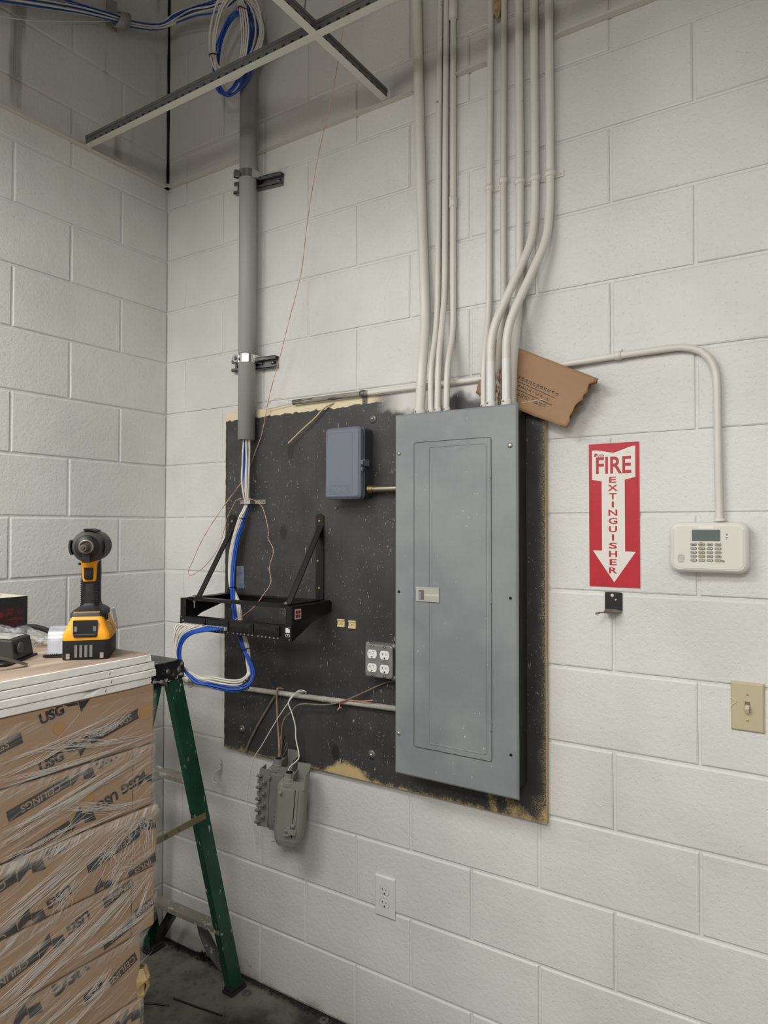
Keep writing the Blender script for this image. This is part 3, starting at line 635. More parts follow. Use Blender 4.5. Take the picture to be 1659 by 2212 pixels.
# ------------------------------------------------------------------ wall rack bracket and patch panel
t = thing('rack_bracket', 'black steel wall rack bracket with diagonal braces', 'rack', (.588, -.019, 1.24))
for x in (.3895, .790):
    po = [(-.0165, -.285), (.0165, -.285)]+[(.0165*math.cos(math.radians(a)), -.012+.0125*math.sin(math.radians(a))) for a in range(0, 181, 20)]
    lg = MB(wallf(x, 1.636, .019)).slab(po, 0, .004).build('wall_leg', BLACKM, t)
    for z in (1.612, 1.480, 1.391):
        MB().lathe([(.0052, 0), (.0052, .0008), (.0026, .0022)], (x-.002 if z != 1.480 else x-.008, -.023, z), (0, -1, 0), 10).build('leg_screw', mat('brass_screw', (186, 160, 92), .35, .9), lg)
    MB().box(x-.0165, x+.0165, -.208, -.019, 1.3515, 1.3555).build('arm', BLACKM, t)
    p0, p1 = Vector((x+.004, -.024, 1.592)), Vector((x+.004, -.180, 1.357)); ax = (p1-p0).normalized(); M = frame(p0, (1, 0, 0), Vector((1, 0, 0)).cross(ax)*-1, ax)
    MB(M).box(-.011, .011, -.002, .002, -.012, (p1-p0).length+.004).box(-.011, -.0085, -.013, .002, -.012, (p1-p0).length+.004).build('brace', BLACKM, t)
for x, s in ((.340, 1), (.836, -1)):
    pr = [(-.0195, 1.350), (-.0195, 1.318), (-.12, 1.292), (-.213, 1.2455), (-.213, 1.350)]
    M = frame((x, 0, 0), (0, -1, 0), (0, 0, 1), (-1, 0, 0))
    sp = MB(M).slab([(-p[0], p[1]) for p in pr], -.0015, .0015).build('side_plate', BLACKM, t)
    MB().box(min(x, x+s*.026), max(x, x+s*.026), -.213, -.2105, 1.2455, 1.350).build('front_flange', BLACKM, sp)
    MB().box(min(x, x+s*.05), max(x, x+s*.05), -.2105, -.0195, 1.347, 1.3505).build('top_flange', BLACKM, sp)
    for i in range(5): MB(wallf(x+s*.013, 1.262+i*.0185, .2131)).slab(disc(.0024, 8), 0, .0003).build('rack_hole', HOLE, sp)
MB().box(.345, .832, -.045, -.020, 1.3506, 1.3535).box(.345, .832, -.024, -.020, 1.325, 1.3506).build('rear_crossbar', BLACKM, t)
MB().box(.362, .816, -.205, -.180, 1.3506, 1.3535).box(.362, .816, -.205, -.2025, 1.343, 1.3506).build('front_crossbar', BLACKM, t)
for x in (.3895, .797):
    MB().cyl((x, -.197, 1.318), (x, -.197, 1.362), .0028, seg=8).lathe([(.0065, 0), (.0065, .005)], (x, -.197, 1.3555), (0, 0, 1), 6, smooth=False).lathe([(.006, 0), (.006, .005)], (x, -.197, 1.3375), (0, 0, 1), 6, smooth=False).build('rack_bolt', STEEL, t)
stk = MB(facex(-.188, 1.3265, .8376)).slab(rrect(.030, .031, .002, 2), 0, .0003).build('sticker', mat('sticker_white', (196, 190, 188), .5), t)
lg = MB(facex(-.188, 1.3265, .8380))
for a, b in ((-.006, .0062), (.0062, .0062), (-.006, -.0062), (.0062, -.0062)):
    lg.slab([(a-.0052, b-.0052), (a+.0052, b-.0052), (a+.0052, b+.0052), (a-.0052, b+.0052)] if a*b > 0 else [(a-.0052, b-.0026), (a-.0026, b-.0052), (a+.0052, b-.0052), (a+.0052, b+.0026), (a+.0026, b+.0052), (a-.0052, b+.0052)], 0, .0003)
lg.build('sticker_emblem', mat('sticker_red', (140, 36, 44), .5), stk)

PZ = 1.2685
t = thing('patch_panel', 'black 24-port network patch panel with white port numbers', 'patch panel', (.588, -.215, 1.246))
MB().box(.341, .837, -.2175, -.2133, 1.2462, 1.2908).box(.352, .826, -.2133, -.185, 1.262, 1.290).build('plate', BLACK, t, bevel=.0008)
grp = [.368+i*.1075 for i in range(4)]
for gi, gx in enumerate(grp):
    bl = MB().box(gx, gx+.1025, -.2245, -.2175, 1.2585, 1.2885).build('port_block', mat('patch_block', (22, 22, 23), .45), t, bevel=.0008)
    MB().box(gx+.004, gx+.0985, -.2262, -.2245, 1.2735, 1.2865).box(gx+.010, gx+.0925, -.2270, -.2262, 1.2755, 1.2845).build('label_window', mat('patch_window', (28, 28, 30), .3), bl)
    for k in range(6):
        px = gx+.0105+k*.0163
        MB().box(px-.0058, px+.0058, -.2249, -.2244, 1.2592, 1.2705).box(px-.0032, px+.0032, -.2249, -.2244, 1.2572, 1.2592).build('port', HOLE, bl)
        MB().text(str(gi*6+k+1), .0068, wallf(px, 1.2518, .2178), bold=.02).build('port_number', mat('white_print', (214, 214, 210), .5), t)
MB(wallf(.8225, 1.2775, .2176)).box(-.0085, .0085, -.0055, .0085, 0, .0004).build('blank_label', mat('label_white', (216, 216, 220), .5), t)
lb = MB(wallf(.8225, 1.2635, .2176)).slab(rrect(.017, .0085, .002, 2), 0, .0004).build('category_label', MATS['label_white'], t)
MB(wallf(.8225, 1.2635, .2181)).slab(rrect(.014, .0062, .0016, 2), 0, .0003).build('category_ring', BLACK, lb)
MB().text('5e', .005, wallf(.8225, 1.2635, .2185), bold=.02).build('category_text', MATS['label_white'], lb)
for x, z in ((.349, 1.2865), (.349, 1.252), (.829, 1.2865), (.829, 1.250)):
    MB().lathe([(.0035, 0), (.0035, .0015), (.0015, .002)], (x, -.2176, z), (0, -1, 0), 8).build('panel_screw', DSTEEL, t)
MB().text('c-6', .007, wallf(.356, 1.2765, .2179), bold=.02).build('print', MATS['white_print'], t)

# ------------------------------------------------------------------ network cables through the riser to the patch panel
base = [(.486, .052, 2.05), (.486, .052, 1.90), (.483, .050, 1.83), (.480, .048, 1.76), (.482, .043, 1.70), (.484, .041, 1.680), (.474, .043, 1.650), (.463, .047, 1.625), (.441, .052, 1.557), (.429, .057, 1.491), (.433, .067, 1.42),
        (.452, .082, 1.378), (.494, .110, 1.337), (.535, .140, 1.280), (.562, .150, 1.237), (.581, .150, 1.193), (.596, .145, 1.147), (.605, .145, 1.115), (.602, .157, 1.090), (.586, .177, 1.078), (.556, .20, 1.078), (.505, .222, 1.086)]
# where the white and the blue strands sit in the bundle, station by station: (dx, dd, dz)
wo = [(0, 0, 0), (.003, .002, 0), (.004, .004, 0), (.003, .006, 0), (.001, .006, 0), (0, .005, 0), (-.001, .006, 0), (-.002, .006, 0), (-.006, .004, 0), (-.007, .003, 0), (-.006, .0, 0), (-.005, -.003, 0), (.004, -.006, .0), (.006, -.006, .0), (.007, -.004, 0), (.006, -.002, 0), (-.006, .0, 0), (-.010, .0, .002), (-.008, .004, .008), (-.002, .004, .009), (.0, .002, .009), (.0, .002, .008)]
bo = [(-.004, 0, 0), (-.005, .002, 0), (-.006, .0, 0), (-.004, -.002, 0), (-.002, -.004, 0), (0, -.005, 0), (.002, -.004, 0), (.004, -.003, 0), (.008, .001, 0), (.009, .002, 0), (.008, .004, 0), (.006, .006, 0), (-.003, .007, 0), (-.003, .007, 0), (-.003, .007, 0), (-.001, .006, 0), (.007, .006, 0), (.010, .005, -.002), (.009, .005, -.008), (.002, .005, -.010), (.0, .005, -.010), (.0, .004, -.009)]
rg = random.Random(3)
ORD = ('first', 'second', 'third', 'fourth', 'fifth', 'sixth', 'seventh', 'eighth', 'ninth', 'tenth', 'eleventh', 'twelfth')
for k in range(12):
    blue = k >= 7; pts = []
    if blue: a = (k-7)*2*math.pi/5; r_ = .0058
    else: a = k*2*math.pi/6; r_ = .0068 if k < 6 else 0
    tw = rg.uniform(-1.4, 1.4)
    for j, b in enumerate(base):
        w_ = (bo if blue else wo)[j]; free = j < 5
        ang = a+(tw*(j-1)/3 if 0 < j < 5 else tw*max(0, 1-(j-4)/3.) if j >= 5 else 0)+.12*j
        rr_ = ((.0035, .0125, .0150, .0150, .0095)[j]*(1 if k != 6 else .25) if free and not blue else r_*(1.1 if free else 1.))*(1.25 if j > 18 else 1)
        cx, cy = rr_*math.cos(ang), rr_*math.sin(ang)
        if j > 17: pts.append((b[0]+w_[0]+cx*.5, -(b[1]+w_[1]+cx*.6), b[2]+w_[2]+cy))
        else: pts.append((b[0]+w_[0]+cx, -(b[1]+w_[1]+cy*.7), b[2]+w_[2]))
    gi, kk = divmod(k, 6); px = grp[gi]+.0105+kk*.0163; f = k/11.
    lx = .352+.034*f+rg.uniform(-.004, .004); dd = .004 if blue else 0.
    pts += [(.445+.012*f, -.238-.004*rg.random()-dd, 1.100-.014*(f > .6)+.006*math.sin(a)), (.394+.014*f, -.246-.008*rg.random()-dd, 1.128-.006*(f > .6)), (lx+.006, -.252-.008*rg.random()-dd, 1.166),
            (lx+.008+.010*f, -.258-dd, 1.204+.006*f), (lx*.60+px*.40+.002, -.262-dd, 1.240+.006*f), (px-.012, -.254, 1.2640), (px-.0015, -.240, 1.2665), (px, -.2275, 1.2655)]
    col = 'blue' if blue else 'white'
    t = thing('network_cable', '%s network cable from the grey riser, %s plug from the left on the patch panel' % (col, ORD[k]), 'cable', (px, -.26, 1.07), '%s network cables at the patch panel' % col)
    MB().tube(pts, .0031, 8, 4).build('jacket', BCABLE if blue else WCABLE, t)
    MB().box(px-.0055, px+.0055, -.2335, -.2247, 1.2597, 1.2702).build('plug', mat('clear_plug', (190, 192, 190), .25, spec=.7), t)
def tie(label, c, ax, r, fl=.75):
    t = thing('cable_tie', label, 'cable tie', c, 'black cable ties on the network cables')
    ax = Vector(ax).normalized(); u = ax.cross(Vector((0, 1, 0))).normalized(); w = ax.cross(u)
    P = [Vector(c)+(u*math.cos(a)+w*math.sin(a)*fl)*r for a in [2*math.pi*i/20 for i in range(21)]]
    MB().tube(P, .0016, 6, 1).build('band', BLACK, t)
    MB().box(-.004, .004, -.003, .003, -.003, .003, Matrix.Translation(Vector(c)+u*r)).build('head', BLACK, t)
tie('black cable tie just below the metal strap', (.4625, -.0475, 1.624), (.2, 0, 1), .0155)
tie('black cable tie above the rack on the blue and white bundle', (.452, -.083, 1.379), (-.3, .3, 1), .0165)
tie('black cable tie below the patch panel where the bundle drops', (.583, -.154, 1.190), (-.3, 0, 1), .0165)
tie('black cable tie at the bottom bend of the cable loop', (.600, -.166, 1.078), (1, 0, .35), .0165)
t = thing('conduit_strap', 'shiny metal strap pinning the cable bundle to the board', 'strap', (.49, -.019, 1.672))
P = [(.452, -.020, 1.680), (.453, -.044, 1.680), (.460, -.056, 1.680), (.484, -.060, 1.680), (.508, -.056, 1.680), (.515, -.040, 1.680), (.516, -.0215, 1.680), (.520, -.0205, 1.680), (.548, -.0205, 1.680)]
b = MB(); Q = [Vector(p) for p in P]; vs = []; fs = []
for p in Q: vs += [p+Vector((0, 0, -.008)), p+Vector((0, 0, .008))]
for i in range(len(Q)-1): fs.append((2*i, 2*i+2, 2*i+3, 2*i+1))
o = b.add(vs, fs).build('strap_band', MATS['bright_zinc'], t); md = o.modifiers.new('s', 'SOLIDIFY'); md.thickness = .0016; md.offset = 0
MB().lathe([(.0045, 0), (.0045, .001), (.002, .0026)], (.540, -.0213, 1.680), (0, -1, 0), 10).build('strap_screw', MATS['brass_screw'], t)
tg = thing('foil_tag', 'small silvery plastic tag behind the cable bundle on the board', 'tag', (.418, -.02, 1.375))
MB(wallf(.418, 1.412, .0195, .05)).slab(rrect(.058, .080, .004, 2), 0, .0006).build('sheet', mat('foil_bag', (150, 160, 182), .18, .6, var=.5, vscale=30), tg)

# ------------------------------------------------------------------ loose wires
def wire(name, label, pts, r, m, cat='wire', group=None, sub=5, seg=6):
    o = MB().tube(pts, r, seg, sub).build(name, m); return tag(o, label, cat, group)
def twisted(name, label, pts, off, r, pitch, m):
    P = smoothpath(pts, 8); b = MB(); u = Vector((1, 0, 0)); L = 0; A = []; B = []
    for i, p in enumerate(P):
        tn = (P[min(i+1, len(P)-1)]-P[max(i-1, 0)]).normalized(); u = (u-tn*u.dot(tn)).normalized(); w = tn.cross(u)
        if i: L += (p-P[i-1]).length
        a = L/pitch*2*math.pi; d = (u*math.cos(a)+w*math.sin(a))*off; A.append(p+d); B.append(p-d)
    b.tube(A, r, 5, 1).tube(B, r, 5, 1); return tag(b.build(name, m), label, 'wire')
twisted('twisted_pair_wire', 'long pink twisted wire dropping from the ceiling and looping past the rack', [(1.08, -.30, 3.20), (1.051, -.25, 3.042), (1.002, -.20, 3.016), (.942, -.15, 2.952), (.873, -.10, 2.884), (.804, -.06, 2.788), (.758, -.05, 2.619), (.729, -.05, 2.439), (.679, -.05, 2.292), (.638, -.05, 2.171), (.586, -.045, 2.043), (.540, -.030, 1.925),
    (.501, -.024, 1.856), (.453, -.026, 1.769), (.366, -.045, 1.664), (.283, -.06, 1.555), (.222, -.06, 1.461), (.203, -.06, 1.428), (.218, -.06, 1.413), (.284, -.06, 1.446), (.343, -.06, 1.498), (.367, -.05, 1.556), (.390, -.05, 1.622), (.419, -.055, 1.658), (.453, -.066, 1.686), (.504, -.068, 1.692), (.540, -.045, 1.675), (.563, -.04, 1.637),
    (.580, -.04, 1.574), (.578, -.04, 1.553), (.608, -.045, 1.511), (.594, -.05, 1.455), (.610, -.06, 1.405), (.602, -.09, 1.3625), (.593, -.12, 1.328), (.570, -.15, 1.299), (.556, -.172, 1.287)], .0009, .0009, .02, PINK)
wire('stray_wire', 'stiff cream wire end sticking out below the top edge of the board', [(.846, -.022, 1.998), (.812, -.030, 1.982), (.774, -.033, 1.950), (.726, -.036, 1.918), (.668, -.040, 1.875)], .0026, mat('cream_wire', (196, 176, 140), .55))
wire('stray_wire', 'thin pale wires curling out of the open pipe end', [(.700, -.029, 2.014), (.672, -.030, 2.020), (.611, -.032, 2.034), (.573, -.036, 2.019), (.556, -.036, 2.001), (.590, -.032, 2.003), (.676, -.030, 2.011)], .0010, mat('pale_wire', (190, 178, 158), .5))
BROWN = mat('brown_wire', (154, 122, 102), .55, var=.15, vscale=40); TAN = mat('tan_dusty_wire', (130, 114, 96), .7, var=.3, vscale=50)
wire('stray_wire', 'grey-brown cable slanting down from the low pipe to the board edge', [(.606, -.028, 1.026), (.598, -.026, 1.012), (.559, -.024, .958), (.516, -.024, .896), (.483, -.024, .842), (.468, -.024, .811), (.462, -.021, .794)], .0042, TAN)
wire('stray_wire', 'straight brown wire hooked over the low pipe down to the grey housing', [(.634, -.022, 1.040), (.632, -.034, 1.046), (.626, -.045, 1.040), (.624, -.042, .979), (.639, -.050, .890), (.651, -.060, .841), (.652, -.062, .812)], .0033, BROWN)
wire('stray_wire', 'dusty tan wire sagging from behind the panel to the grey housing', [(1.11, -.030, 1.128), (1.086, -.030, 1.123), (1.049, -.030, 1.113), (.963, -.034, 1.070), (.894, -.046, 1.037), (.832, -.052, 1.022), (.735, -.052, 1.010), (.696, -.052, .980), (.664, -.056, .944), (.657, -.06, .880), (.650, -.062, .832), (.650, -.062, .812)], .0024, TAN)
wire('stray_wire', 'thin white wire drooping from the low pipe to below the board', [(.737, -.024, 1.026), (.742, -.035, 1.040), (.751, -.044, 1.052), (.725, -.05, 1.053), (.696, -.052, 1.024), (.635, -.056, .944), (.573, -.054, .856), (.526, -.05, .793), (.503, -.05, .709), (.496, -.05, .644), (.512, -.05, .584), (.528, -.05, .525), (.535, -.05, .479)], .0017, mat('white_wire', (220, 216, 206), .5))
wire('stray_wire', 'white wire curving from the low pipe into the front grey housing', [(.741, -.042, 1.049), (.715, -.05, 1.045), (.684, -.052, 1.011), (.700, -.053, .976), (.714, -.052, .933), (.716, -.052, .895), (.737, -.06, .845), (.733, -.07, .828), (.713, -.08, .807), (.709, -.088, .775)], .0022, MATS['white_wire'])
for k, (dx, h) in enumerate(((.004, .895), (.016, .900), (.022, .880))):
    wire('stray_wire', ('short brown wire loop standing out of the rear grey housing', 'thin dark wire standing out of the rear grey housing', 'bent brown wire end rising from the rear grey housing')[k],
         [(.655+dx*.3, -.064, .812), (.655+dx*.6, -.064, .84), (.655+dx*1.5, -.066, h), (.662+dx*1.2, -.066, h-.02), (.658+dx*.6, -.064, .835)], .0012, (BROWN, BLACK, TAN)[k])
wire('stray_wire', 'scrap of pink wire knotted round the low pipe', [(1.019, -.046, 1.060), (.980, -.045, 1.052), (.930, -.040, 1.046), (.900, -.040, 1.043), (.893, -.045, 1.036), (.891, -.047, 1.021), (.884, -.047, 1.010), (.889, -.047, 1.018), (.899, -.047, 1.021)], .0019, mat('salmon_wire', (210, 140, 126), .5))

# ------------------------------------------------------------------ hanging grey telephone housings
NID = mat('housing_grey', (136, 135, 126), .45, var=.12, vscale=10); NID2 = mat('housing_grey_dark', (120, 120, 115), .5, var=.15, vscale=10)
def housing(label, o, rz, tilt, m, bolts):
    M = Matrix.Translation(o) @ Matrix.Rotation(tilt, 4, 'Y') @ Matrix.Rotation(rz, 4, 'Z')
    t = thing('wiring_housing', label, 'wiring box', o, 'grey plastic wiring housings hanging by their wires')
    w, d, h = .046, .030, .205
    po = [(-w, -d*.6), (-w*.75, -d), (w*.8, -d), (w, -d*.7), (w, d), (-w, d)]
    b = MB(M)
    n = len(po); sec = [(.74, .0), (.94, .022), (1., .05), (1., h-.02), (.94, h-.004), (.84, h)]
    vs = [(p[0]*s, p[1]*(s if k < 3 else (1 if k < 4 else s)), z) for k, (s, z) in enumerate(sec) for p in po]
    fs = [(k*n+i, k*n+(i+1) % n, (k+1)*n+(i+1) % n, (k+1)*n+i) for k in range(len(sec)-1) for i in range(n)]+[tuple(range(n-1, -1, -1)), tuple((len(sec)-1)*n+i for i in range(n))]
    b.add(vs, fs); b.build('body', m, t, bevel=.003)
    hd = MB(M)       # open hood at the top right
    hd.box(.004, .046, -.030, -.0275, h-.012, h+.012).box(.0435, .046, -.0275, .030, h-.012, h+.036).box(.004, .046, .0275, .030, h-.012, h+.052).box(.004, .0065, -.0275, .030, h-.012, h+.03)
    hd.build('hood', m, t)
    MB(M).lathe([(.024, -.004), (.024, .006), (.019, .008), (.019, .016), (.0155, .018), (.0155, .030)], (-.012, -.008, h-.004), (0, 0, 1), 24, smooth=False).build('cable_neck', m, t)
    MB(M).lathe([(.0160, 0), (.0160, .004)], (-.012, -.008, h+.026), (0, 0, 1), 20).build('neck_rim', m, t)
    MB(M).slab(disc(.0125, 16, -.012, -.008), h+.0300, h+.0304).build('neck_opening', HOLE, t)
    MB(M).box(.0195, .0285, -.0335, -.029, .070, h-.012).build('clasp_strip', m, t, bevel=.0015)
    MB(M).box(.0165, .0192, -.0308, -.029, .035, h-.015).build('seam', HOLE, t)
    cb = MB(M).box(.006, .032, -.042, -.029, .050, .066).box(-.008, .010, -.040, -.029, .058, .0605).box(-.010, .010, -.040, -.029, .043, .0455).build('clasp', m, t, bevel=.001)
    for q, (bx, bz) in enumerate(((.020, .078), (.008, .068), (.012, .049), (-.030, h-.028))):
        MB(M).lathe([(.0062, 0), (.0062, .008), (.004, .0095)], (bx, -.030 if q else -.032, bz), (0, -1, .1), 6, smooth=False).build('hex_screw', m, t)
    if bolts:
        fl = MB(M).box(-.066, -.030, -.033, -.026, .012, h-.004).box(-.066, -.0625, -.034, .01, .012, h-.004).build('mounting_flange', m, t)
        for q in range(9):
            bz = .028+q*.019; bx = -.060+(q % 2)*.016
            MB(M).lathe([(.0068, 0), (.0068, .010), (.0045, .012), (.0045, .017)], (bx, -.034, bz), (-.5, -1, .15), 6, smooth=False).build('terminal_screw', m, t)
        for q in range(4): MB(M).box(-.074, -.066, -.030, -.024, .03+q*.04, .044+q*.04).build('hinge_lug', m, t)
    MB(M).cyl((-.024, -.012, .012), (-.050, -.020, .009), .0025, seg=6).build('peg', m, t)
    return t
housing('rear of two grey plastic wiring housings, studded with terminal screws', (.657, -.064, .592), .30, .06, NID2, True)
housing('front of two grey plastic wiring housings hanging under the board', (.722, -.096, .570), .42, .10, NID, False)

# ------------------------------------------------------------------ small wall fittings
t = thing('pipe_strap', 'loose cream painted pipe strap hanging open on the wall under the board', 'strap', (.32, 0, .66))
P = [(.318, -.003, .742), (.318, -.004, .722), (.322, -.006, .714), (.3135, -.014, .708), (.305, -.020, .697), (.304, -.024, .686), (.309, -.028, .675), (.321, -.030, .668), (.335, -.031, .670), (.343, -.032, .676)]
vs = []; fs = []; Q = smoothpath(P, 3)
for p in Q: vs += [p+Vector((-.004, .003, 0)), p+Vector((.006, -.010, 0))]
for i in range(len(Q)-1): fs.append((2*i, 2*i+2, 2*i+3, 2*i+1))
o = MB().add(vs, fs, smooth=True).build('strap_band', CREAM, t); md = o.modifiers.new('s', 'SOLIDIFY'); md.thickness = .0022; md.offset = 0
MB().lathe([(.006, 0), (.006, .003), (.003, .005)], (.318, -.006, .731), (0, -1, 0), 10).build('strap_screw', CREAM, t)

t = thing('duplex_outlet', 'white double outlet plate low on the wall under the panel', 'outlet', (1.036, 0, .386))
DEV = mat('outlet_white', (214, 213, 210), .38)
MB(wallf(1.0355, .4495, 0)).slab(rect(-.037, .037, -.0625, .0625), 0, .0065, ch=.0040).build('cover_plate', DEV, t, bevel=.001)
for dz in (.0195, -.0195):
    M = wallf(1.0355, .4495+dz, .0064); o = MB(M).slab(rface(M), 0, .0010, ch=.0004).build('outlet_face', DEV, t)
    gp_ = MB(M); f = rface(M); n = len(f); gp_.add([(p[0]*1.05, p[1]*1.05, .0003) for p in f]+[(p[0], p[1], .0003) for p in f], [(i, (i+1) % n, n+(i+1) % n, n+i) for i in range(n)]); gp_.build('face_gap', mat('outlet_gap', (120, 118, 114), .7), o)
    s = MB(M); s.box(-.0072, -.0056, -.0002, .0080, .0008, .0014).box(-.0105, -.0056, .0032, .0046, .0008, .0014).box(.0056, .0068, .0005, .0072, .0008, .0014).slab(disc(.0026, 10, 0, -.0085), .0008, .0014); s.build('slots', HOLE, o)
MB().lathe([(.003, 0), (.003, .0008), (.001, .0016)], (1.0355, -.0064, .4495), (0, -1, 0), 10).build('plate_screw', DEV, t)

t = thing('light_switch', 'tan toggle light switch plate at the right edge', 'light switch', (2.043, 0, 1.116))
TANP = mat('tan_switch_plastic', (190, 180, 148), .4)
MB(wallf(2.0432, 1.1742, 0)).slab(rect(-.0355, .0355, -.0573, .0573), 0, .0062, ch=.0038).build('switch_plate', TANP, t, bevel=.0008)
MB(wallf(2.0432, 1.1742, .0060)).slab(rect(-.0056, .0056, -.0125, .0125), 0, .0005).build('toggle_slot', mat('switch_shade', (110, 98, 80), .6), t)
tg = MB(wallf(2.0432, 1.1715, .0062) @ Matrix.Rotation(.45, 4, 'X')); tg.slab(rect(-.0042, .0042, -.0062, .0075), -.004, .0115, ch=.0010); tg.build('toggle', mat('switch_toggle', (204, 194, 172), .4), t)
for dz in (.030, -.0305):
    o = MB().lathe([(.0036, 0), (.0036, .0006), (.0015, .0014)], (2.0432, -.0061, 1.1742+dz), (0, -1, 0), 12).build('plate_screw', TANP, t)
    MB(wallf(2.0432, 1.1742+dz, .0074, .6 if dz < 0 else 1.4)).box(-.0026, .0026, -.0004, .0004, 0, .0003).build('screw_slot', MATS['switch_shade'], o)
MB().tube([(2.0065, -.0055, 1.193), (2.013, -.0072, 1.1905), (2.0185, -.008, 1.185), (2.0175, -.0078, 1.181), (2.011, -.0072, 1.177), (2.0075, -.006, 1.169)], .0008, 6, 4).build('paint_dribble', mat('paint_drip', (222, 214, 196), .4), t)

# ------------------------------------------------------------------ alarm keypad
t = thing('alarm_keypad', 'white security alarm keypad with grey display and small buttons', 'keypad', (1.966, 0, 1.484))
KP = mat('keypad_white', (224, 222, 214), .42); KF = mat('keypad_face', (216, 214, 204), .45)
K = wallf(1.9655, 1.5445, 0)
def superr(w, h, r): return rrect(w, h, r, 6)
b = MB(K); secs = [(.160, .108, .014, .0005), (.172, .118, .020, .010), (.174, .120, .021, .022), (.168, .114, .020, .031), (.158, .104, .017, .0345)]
rings = [[(p[0], p[1], z) for p in superr(w, h, r)] for w, h, r, z in secs]; n = len(rings[0])
b.add([p for r_ in rings for p in r_], [(k*n+i, k*n+(i+1) % n, (k+1)*n+(i+1) % n, (k+1)*n+i) for k in range(len(rings)-1) for i in range(n)], smooth=True)
b.add([p for r_ in rings for p in r_], [tuple((len(rings)-1)*n+i for i in range(n)), tuple(range(n-1, -1, -1))]); b.build('housing', KP, t)
MB(K).slab(rrect(.150, .101, .015, 5), .0342, .0358, ch=.0007).build('face_plate', KF, t)
MB(K).slab(rect(-.0345, .0275, .0155, .0425), .0354, .0362).build('display', mat('lcd_grey_green', (92, 103, 98), .18), t)
MB(K).slab(rect(-.0205, .0135, .0440, .0510), .0354, .0362, ch=.0003).build('name_label', mat('keypad_tab', (232, 230, 224), .4), t)
KEY = mat('key_grey', (168, 165, 154), .5); KD = mat('key_dark_rim', (104, 100, 92), .5); YEL = mat('yellowed_plastic', (204, 192, 158), .5)
labs = [['', '', '', ''], ['A', '1 OFF', '2', '3'], ['B', '4 MAX', '5 TEST', '6 BYPASS'], ['C', '7 INSTANT', '8 CODE', '9 CHIME'], ['D', '*', '0', '#']]
for r in range(5):
    for c in range(4):
        kx, kz = -.0310+c*.0178, .0072-r*.0093
        if c == 1 and r < 4 or (c, r) == (3, 4): MB(K).slab(rrect(.0170, .0094, .0046, 4, kx, kz), .0353, .03600).build('worn_halo', YEL, t)
        o = MB(K).slab(rrect(.0140, .0062, .0027, 4, kx, kz), .0355, .0366).build('button_rim', KD, t)
        MB(K).slab(rrect(.0126, .0050, .0023, 4, kx, kz), .0364, .0376, ch=.0005).build('button', KEY, o)
        if labs[r][c]: MB().text(labs[r][c], .0034 if len(labs[r][c]) < 2 else .0026, K @ Matrix.Translation((kx, kz, .03775)), bold=.01, sx=.9).build('button_text', mat('key_ink', (48, 46, 44), .6), o)
        else: MB(K).box(kx-.004, kx+.004, kz-.0006, kz+.0006, .03755, .0378).build('button_text', MATS['key_ink'] if 'key_ink' in MATS else mat('key_ink', (48, 46, 44), .6), o)
for i, (w, dz) in enumerate(((.0026, .032), (.0010, .0285), (.0026, .0245), (.0010, .0210))):
    MB(K).slab(rrect(w*2, .0016 if w > .002 else .0024, .0007, 2, .0410, dz), .0355, .0361).build('indicator', mat('indicator_dark', (66, 62, 70), .4), t)
gr = MB(K)
for i in range(8):
    for j in range(9):
        px, pz = -.0660+i*.0021, -.0360+j*.0024
        if (px+.0590)**2/.0088**2+(pz+.0265)**2/.0115**2 < 1: gr.slab(disc(.00065, 6, px, pz), .0356, .0360)
gr.build('speaker_holes', HOLE, t)['kind'] = 'stuff'
rib = MB(K)
for sx in (-1, 1):
    for j in range(30):
        z0 = -.042+j*.0029; rib.box(sx*.0725-.006, sx*.0725+.006, z0, z0+.0012, .0352, .03605, Matrix.Rotation(0, 4, 'Z'))
rib.build('ribbed_edge', KP, t)['kind'] = 'stuff'
MB().text('#', .008, K @ Matrix.Translation((.0335, -.031, .0362)) @ Matrix.Rotation(.4, 4, 'Z'), bold=.02).build('pen_mark', mat('blue_pen', (54, 70, 96), .6), t)
MB().text('~', .009, K @ Matrix.Translation((-.0140, .0125, .0362)), bold=.03).build('pen_mark', MATS['blue_pen'], t)

# ------------------------------------------------------------------ fire extinguisher sign and hook
SX, SZ, SW, SH = 1.7385, 1.6245, .128, .372
t = thing('fire_extinguisher_sign', 'red and white FIRE EXTINGUISHER arrow sign on the wall', 'sign', (SX, 0, SZ-SH/2))
RED = mat('sign_red', (186, 36, 50), .28, var=.10, vscale=30, bump=.25, bscale=90, bdist=.0012, coord='World', specks=[(120, .74, (206, 110, 116))]); SWH = mat('sign_white', (226, 220, 212), .35, bump=.12, bscale=60, bdist=.001, coord='World')
G = wallf(SX, SZ, .0008)
bm_ = MB(G); nx, nz = 6, 18; vs = []; fs = []
for j in range(nz+1):
    for i in range(nx+1):
        vs.append(((i/nx-.5)*SW, (j/nz-.5)*SH, .0006))
for j in range(nz):
    for i in range(nx): a = j*(nx+1)+i; fs.append((a, a+1, a+nx+2, a+nx+1))
bm_.add(vs, fs).box(-SW/2, SW/2, -SH/2, SH/2, -.0006, .0003); bm_.build('red_field', RED, t)
q = lambda x, y: ((x-398)/563*SW, (932-y)/1600*SH)       # sign layout grid
arrow = [q(152, 535), q(152, 205), q(200, 203), q(398, 242), q(590, 180), q(637, 175), q(637, 517), q(520, 545), q(520, 1335), q(637, 1337), q(398, 1680), q(157, 1330), q(263, 1330), q(262, 555)]
arrow = arrow[::-1]
MB(G).slab(arrow, .0004, .0009).build('white_arrow', SWH, t)
le = MB(); D = .0011
